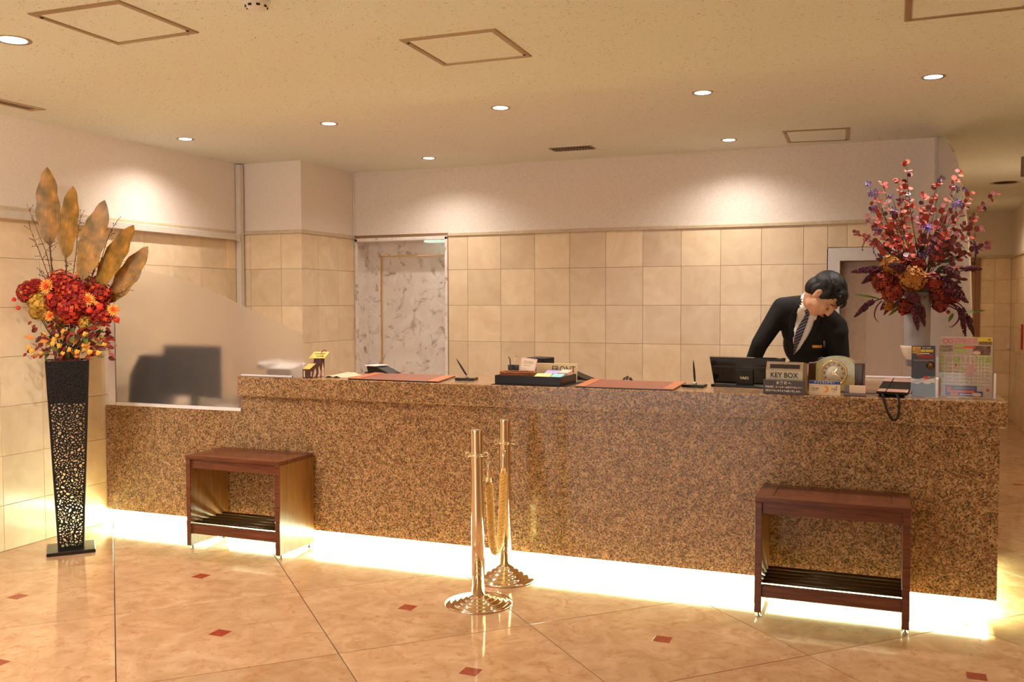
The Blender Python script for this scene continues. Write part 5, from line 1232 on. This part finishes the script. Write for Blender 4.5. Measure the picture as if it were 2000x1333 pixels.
VIO = P('violet_petal', srgb(136, 108, 190), .5, var=.2, scale=60); VIO2 = P('deep_violet', srgb(84, 44, 92), .5, var=.25, scale=60); MAG = P('magenta_petal', srgb(130, 44, 92), .5, var=.25, scale=60)
def starburst(c, r, m, seed):
    rr = random.Random(seed); b = MB()
    for f in range(6):
        cc = rv(rr, r*.55); ax_ = (cc + CAMB*.02 + rv(rr, .01)).normalized()
        for k in range(5):
            M = orient(cc, ax_.orthogonal(), ax_) @ Matrix.Rotation(k*2*math.pi/5, 4, 'Z'); s = r*.55
            b.add([M @ Vector(v)*1 for v in ((0, 0, 0), (.22*s, .5*s, .1*s), (0, s, .25*s), (-.22*s, .5*s, .1*s))], [(0, 1, 2, 3)])
    return b.build('star_flower_cluster', m, bq, c)
for i, (px, py, r, m) in enumerate(((1694, 358, 9, VIO), (1705, 374, 11, VIO), (1706, 407, 10, VIO), (1745, 413, 9, VIO2), (1869, 400, 11, VIO), (1868, 368, 8, VIO2), (1811, 448, 11, VIO), (1826, 487, 14, VIO2), (1838, 350, 7, VIO2), (1760, 392, 7, MAG), (1768, 470, 9, VIO), (1848, 470, 10, VIO2), (1742, 383, 6, VIO), (1885, 372, 7, VIO2), (1716, 450, 8, VIO2), (1800, 500, 9, VIO2))):
    starburst(pb(px, py, rg.uniform(-.1, .0)), r*DB/F_PX*1.2, m, i)
    MB().tube([pb(px, py, -.04), pb((px+1793)/2, (py+560)/2, -.02), pb(1793+(px-1793)*.12, 560, 0)], .0016, 4).build('stalk', STEMG, bq)
def spray(pts, m, n, s, name):
    ps = smooth_path([pb(*p) for p in pts], 8); k = len(ps); b = MB(); b.tube(ps, [.002*(1-.6*i/k) for i in range(k)], 5)
    for j in range(n):
        u = .2+.8*j/n; p = ps[min(k-1, int(u*(k-1)))] + rv(rg, s*.8*(1.1-u*.6)); b.ell(p, (s*(1.05-.5*u),)*3, 0, 6, 4)
    return b.build(name, m, bq)
for pts in ([(1725, 480, 0), (1712, 470, 0), (1706, 490, 0), (1713, 503, -.01)], [(1705, 465, 0), (1693, 466, 0), (1686, 478, 0), (1684, 492, 0)], [(1890, 470, 0), (1903, 480, 0), (1904, 505, 0), (1898, 522, 0)], [(1900, 465, 0), (1908, 490, 0), (1902, 515, 0)]):
    spray(pts, MAG if pts[0][0] < 1800 else VIO2, 34, .0042, 'hanging_spray')
PLU = P('plume_dark', srgb(74, 38, 48), .8, var=.35, scale=120); PLT = P('plume_tip', srgb(104, 44, 56), .8, var=.3, scale=120)
def plume(a, c, off, r):
    p0, p1 = pb(a[0], a[1], off), pb(c[0], c[1], off-.02); st = pb((a[0]+1793)/2, (a[1]+562)/2, off+.04)
    ps = smooth_path([st, p0, p0.lerp(p1, .5) + UPV*.004, p1], 8); b = MB(); b.tube(ps, [.003]*8+[.003*(1-.6*i/17) for i in range(len(ps)-8)], 5)
    q = ps[8:]; k = len(q)
    for j in range(170):
        u = j/170; p = q[min(k-1, int(u*(k-1)))].lerp(q[min(k-1, int(u*(k-1))+1)], u*(k-1) % 1); w = r*(math.sin(math.pi*min(1, .30+.70*u))**.8+.06)
        o_ = rv(rg, 1).normalized()*w*.75; b.ell(p+o_, (w*.30+.001,)*3, rg.randrange(2), 5, 4, smooth=False)
    return b.build('plume', [PLU, PLT], bq)
for a, c, off, r in (((1718, 527), (1662, 532), -.04, 7), ((1713, 537), (1683, 554), -.03, 6.5), ((1704, 590), (1668, 620), -.03, 6), ((1785, 600), (1793, 646), -.10, 6.5), ((1798, 598), (1806, 638), -.09, 6.5), ((1876, 603), (1886, 658), -.06, 6.5), ((1888, 618), (1902, 656), -.05, 6), ((1844, 560), (1891, 592), -.10, 9), ((1846, 528), (1878, 547), -.09, 8), ((1884, 527), (1918, 526), -.02, 5.5), ((1838, 545), (1884, 578), -.08, 9), ((1764, 526), (1735, 518), -.10, 8), ((1790, 585), (1770, 575), -.12, 9), ((1735, 590), (1720, 606), -.02, 5)):
    plume(a, c, off, r*DB/F_PX*1.0)
for i, (px, py, r, off, ms) in enumerate(((1781, 545, 25, -.10, 1), (1740, 518, 18, -.05, 1), (1722, 549, 18, -.05, 0), (1744, 570, 19, -.07, 0), (1820, 552, 18, -.08, 0), (1858, 575, 17, -.04, 0), (1768, 599, 14, -.05, 0), (1836, 596, 13, -.05, 0), (1796, 575, 20, -.02, 0), (1830, 572, 18, -.05, 0), (1790, 518, 16, -.02, 0), (1756, 548, 18, .02, 0), (1735, 597, 9, -.03, 1))):
    hydrangea('hydrangea_bloom', 'golden bloom' if ms else 'rust red bloom', bq, pb(px, py, off), r*DB/F_PX, ([P('gold_petal', srgb(184, 128, 50), .6, var=.2, scale=60), P('amber_petal', srgb(178, 112, 48), .55, var=.2, scale=60)] if ms else [P('rust_petal', srgb(136, 42, 24), .6, var=.3, scale=60), P('wine_petal', srgb(98, 28, 28), .55, var=.3, scale=60), P('rust_orange', srgb(160, 62, 32), .6, var=.3, scale=60)]), 70+i)
DKG = P('dark_foliage', srgb(54, 52, 36), .5, var=.35, scale=40); LG = P('strap_green', srgb(112, 128, 62), .5, var=.2, scale=40); WINE = P('wine_strap', srgb(104, 34, 40), .5, var=.2, scale=40)
lk = {k: leaf_mesh('leaf', m, 1., .42, 5, None, .25, .25, 0, 2) for k, m in (('d', DKG), ('w', BUR), ('r', RUS), ('g', LG))}
for i in range(130):
    a = rg.uniform(0, 2*math.pi); rr = rg.uniform(.15, 1)**.6; px, py = 1793+math.cos(a)*rr*84, 535+math.sin(a)*rr*(58 if math.sin(a) > 0 else 62)
    p = pb(px, py, rg.uniform(-.08, .10)); d = RGT*math.cos(a) - UPV*math.sin(a) + rv(rg, .5)
    put('leaf', lk[rg.choice('ddddwwrg' if py < 520 else 'wwwrrdd')], bq, orient(p, d, CAMB + rv(rg, .8), rg.uniform(.03, .058)))
for (a, c, m) in (((1720, 585), (1672, 572), LG), ((1884, 612), (1925, 604), LG), ((1758, 600), (1736, 615), LG), ((1740, 597), (1726, 615), WINE), ((1862, 612), (1853, 628), LG)):
    p, q = pb(a[0], a[1], -.03), pb(c[0], c[1], -.05); put('strap_leaf', leaf_mesh('strap_leaf', m, (q-p).length, .017, 8, None, .2, .1, 0, 3), bq, orient(p, q-p, UPV + CAMB, 1))
def ribbon(pts, m, w):
    ps = smooth_path([pb(*p) for p in pts], 8); k = len(ps)
    return MB().tube(ps, [w*math.sin(math.pi*min(1, .25+.75*i/k))+.0006 for i in range(k)], 6).build('curled_tendril', m, bq)
ribbon([(1722, 588, -.03), (1712, 600, -.04), (1708, 618, -.04), (1716, 630, -.04)], WINE, .003); ribbon([(1852, 592, -.04), (1868, 602, -.05), (1873, 622, -.05), (1862, 637, -.05), (1853, 639, -.05)], WINE, .0042)
ribbon([(1858, 590, -.03), (1874, 594, -.04), (1884, 608, -.04)], WINE, .003)
BEAD = MB().ell((0, 0, 0), (1, 1, 1), 0, 10, 6).mesh('berry', P('berry_red', srgb(150, 34, 28), .35, var=.1))
for px, py, r in ((1763, 613, 4.5), (1837, 604, 5), (1843, 600, 4.5), (1850, 597, 4), (1870, 586, 5), (1852, 610, 4)):
    put('berry', BEAD, bq, T(*pb(px, py, -.07)) @ Matrix.Diagonal((r*DB/F_PX,)*3 + (1,)))
MB().ell((0, 0, .02), (.085, .085, .05), 0, 16, 8).build('foam_base', DKG, bq)
for i in range(14): MB().tube([Vector((rg.uniform(-.04, .04), rg.uniform(-.04, .04), .03)), Vector((rg.uniform(-.03, .03), rg.uniform(-.03, .03), -.25))], .003, 5).build('stem', STEMG, bq)
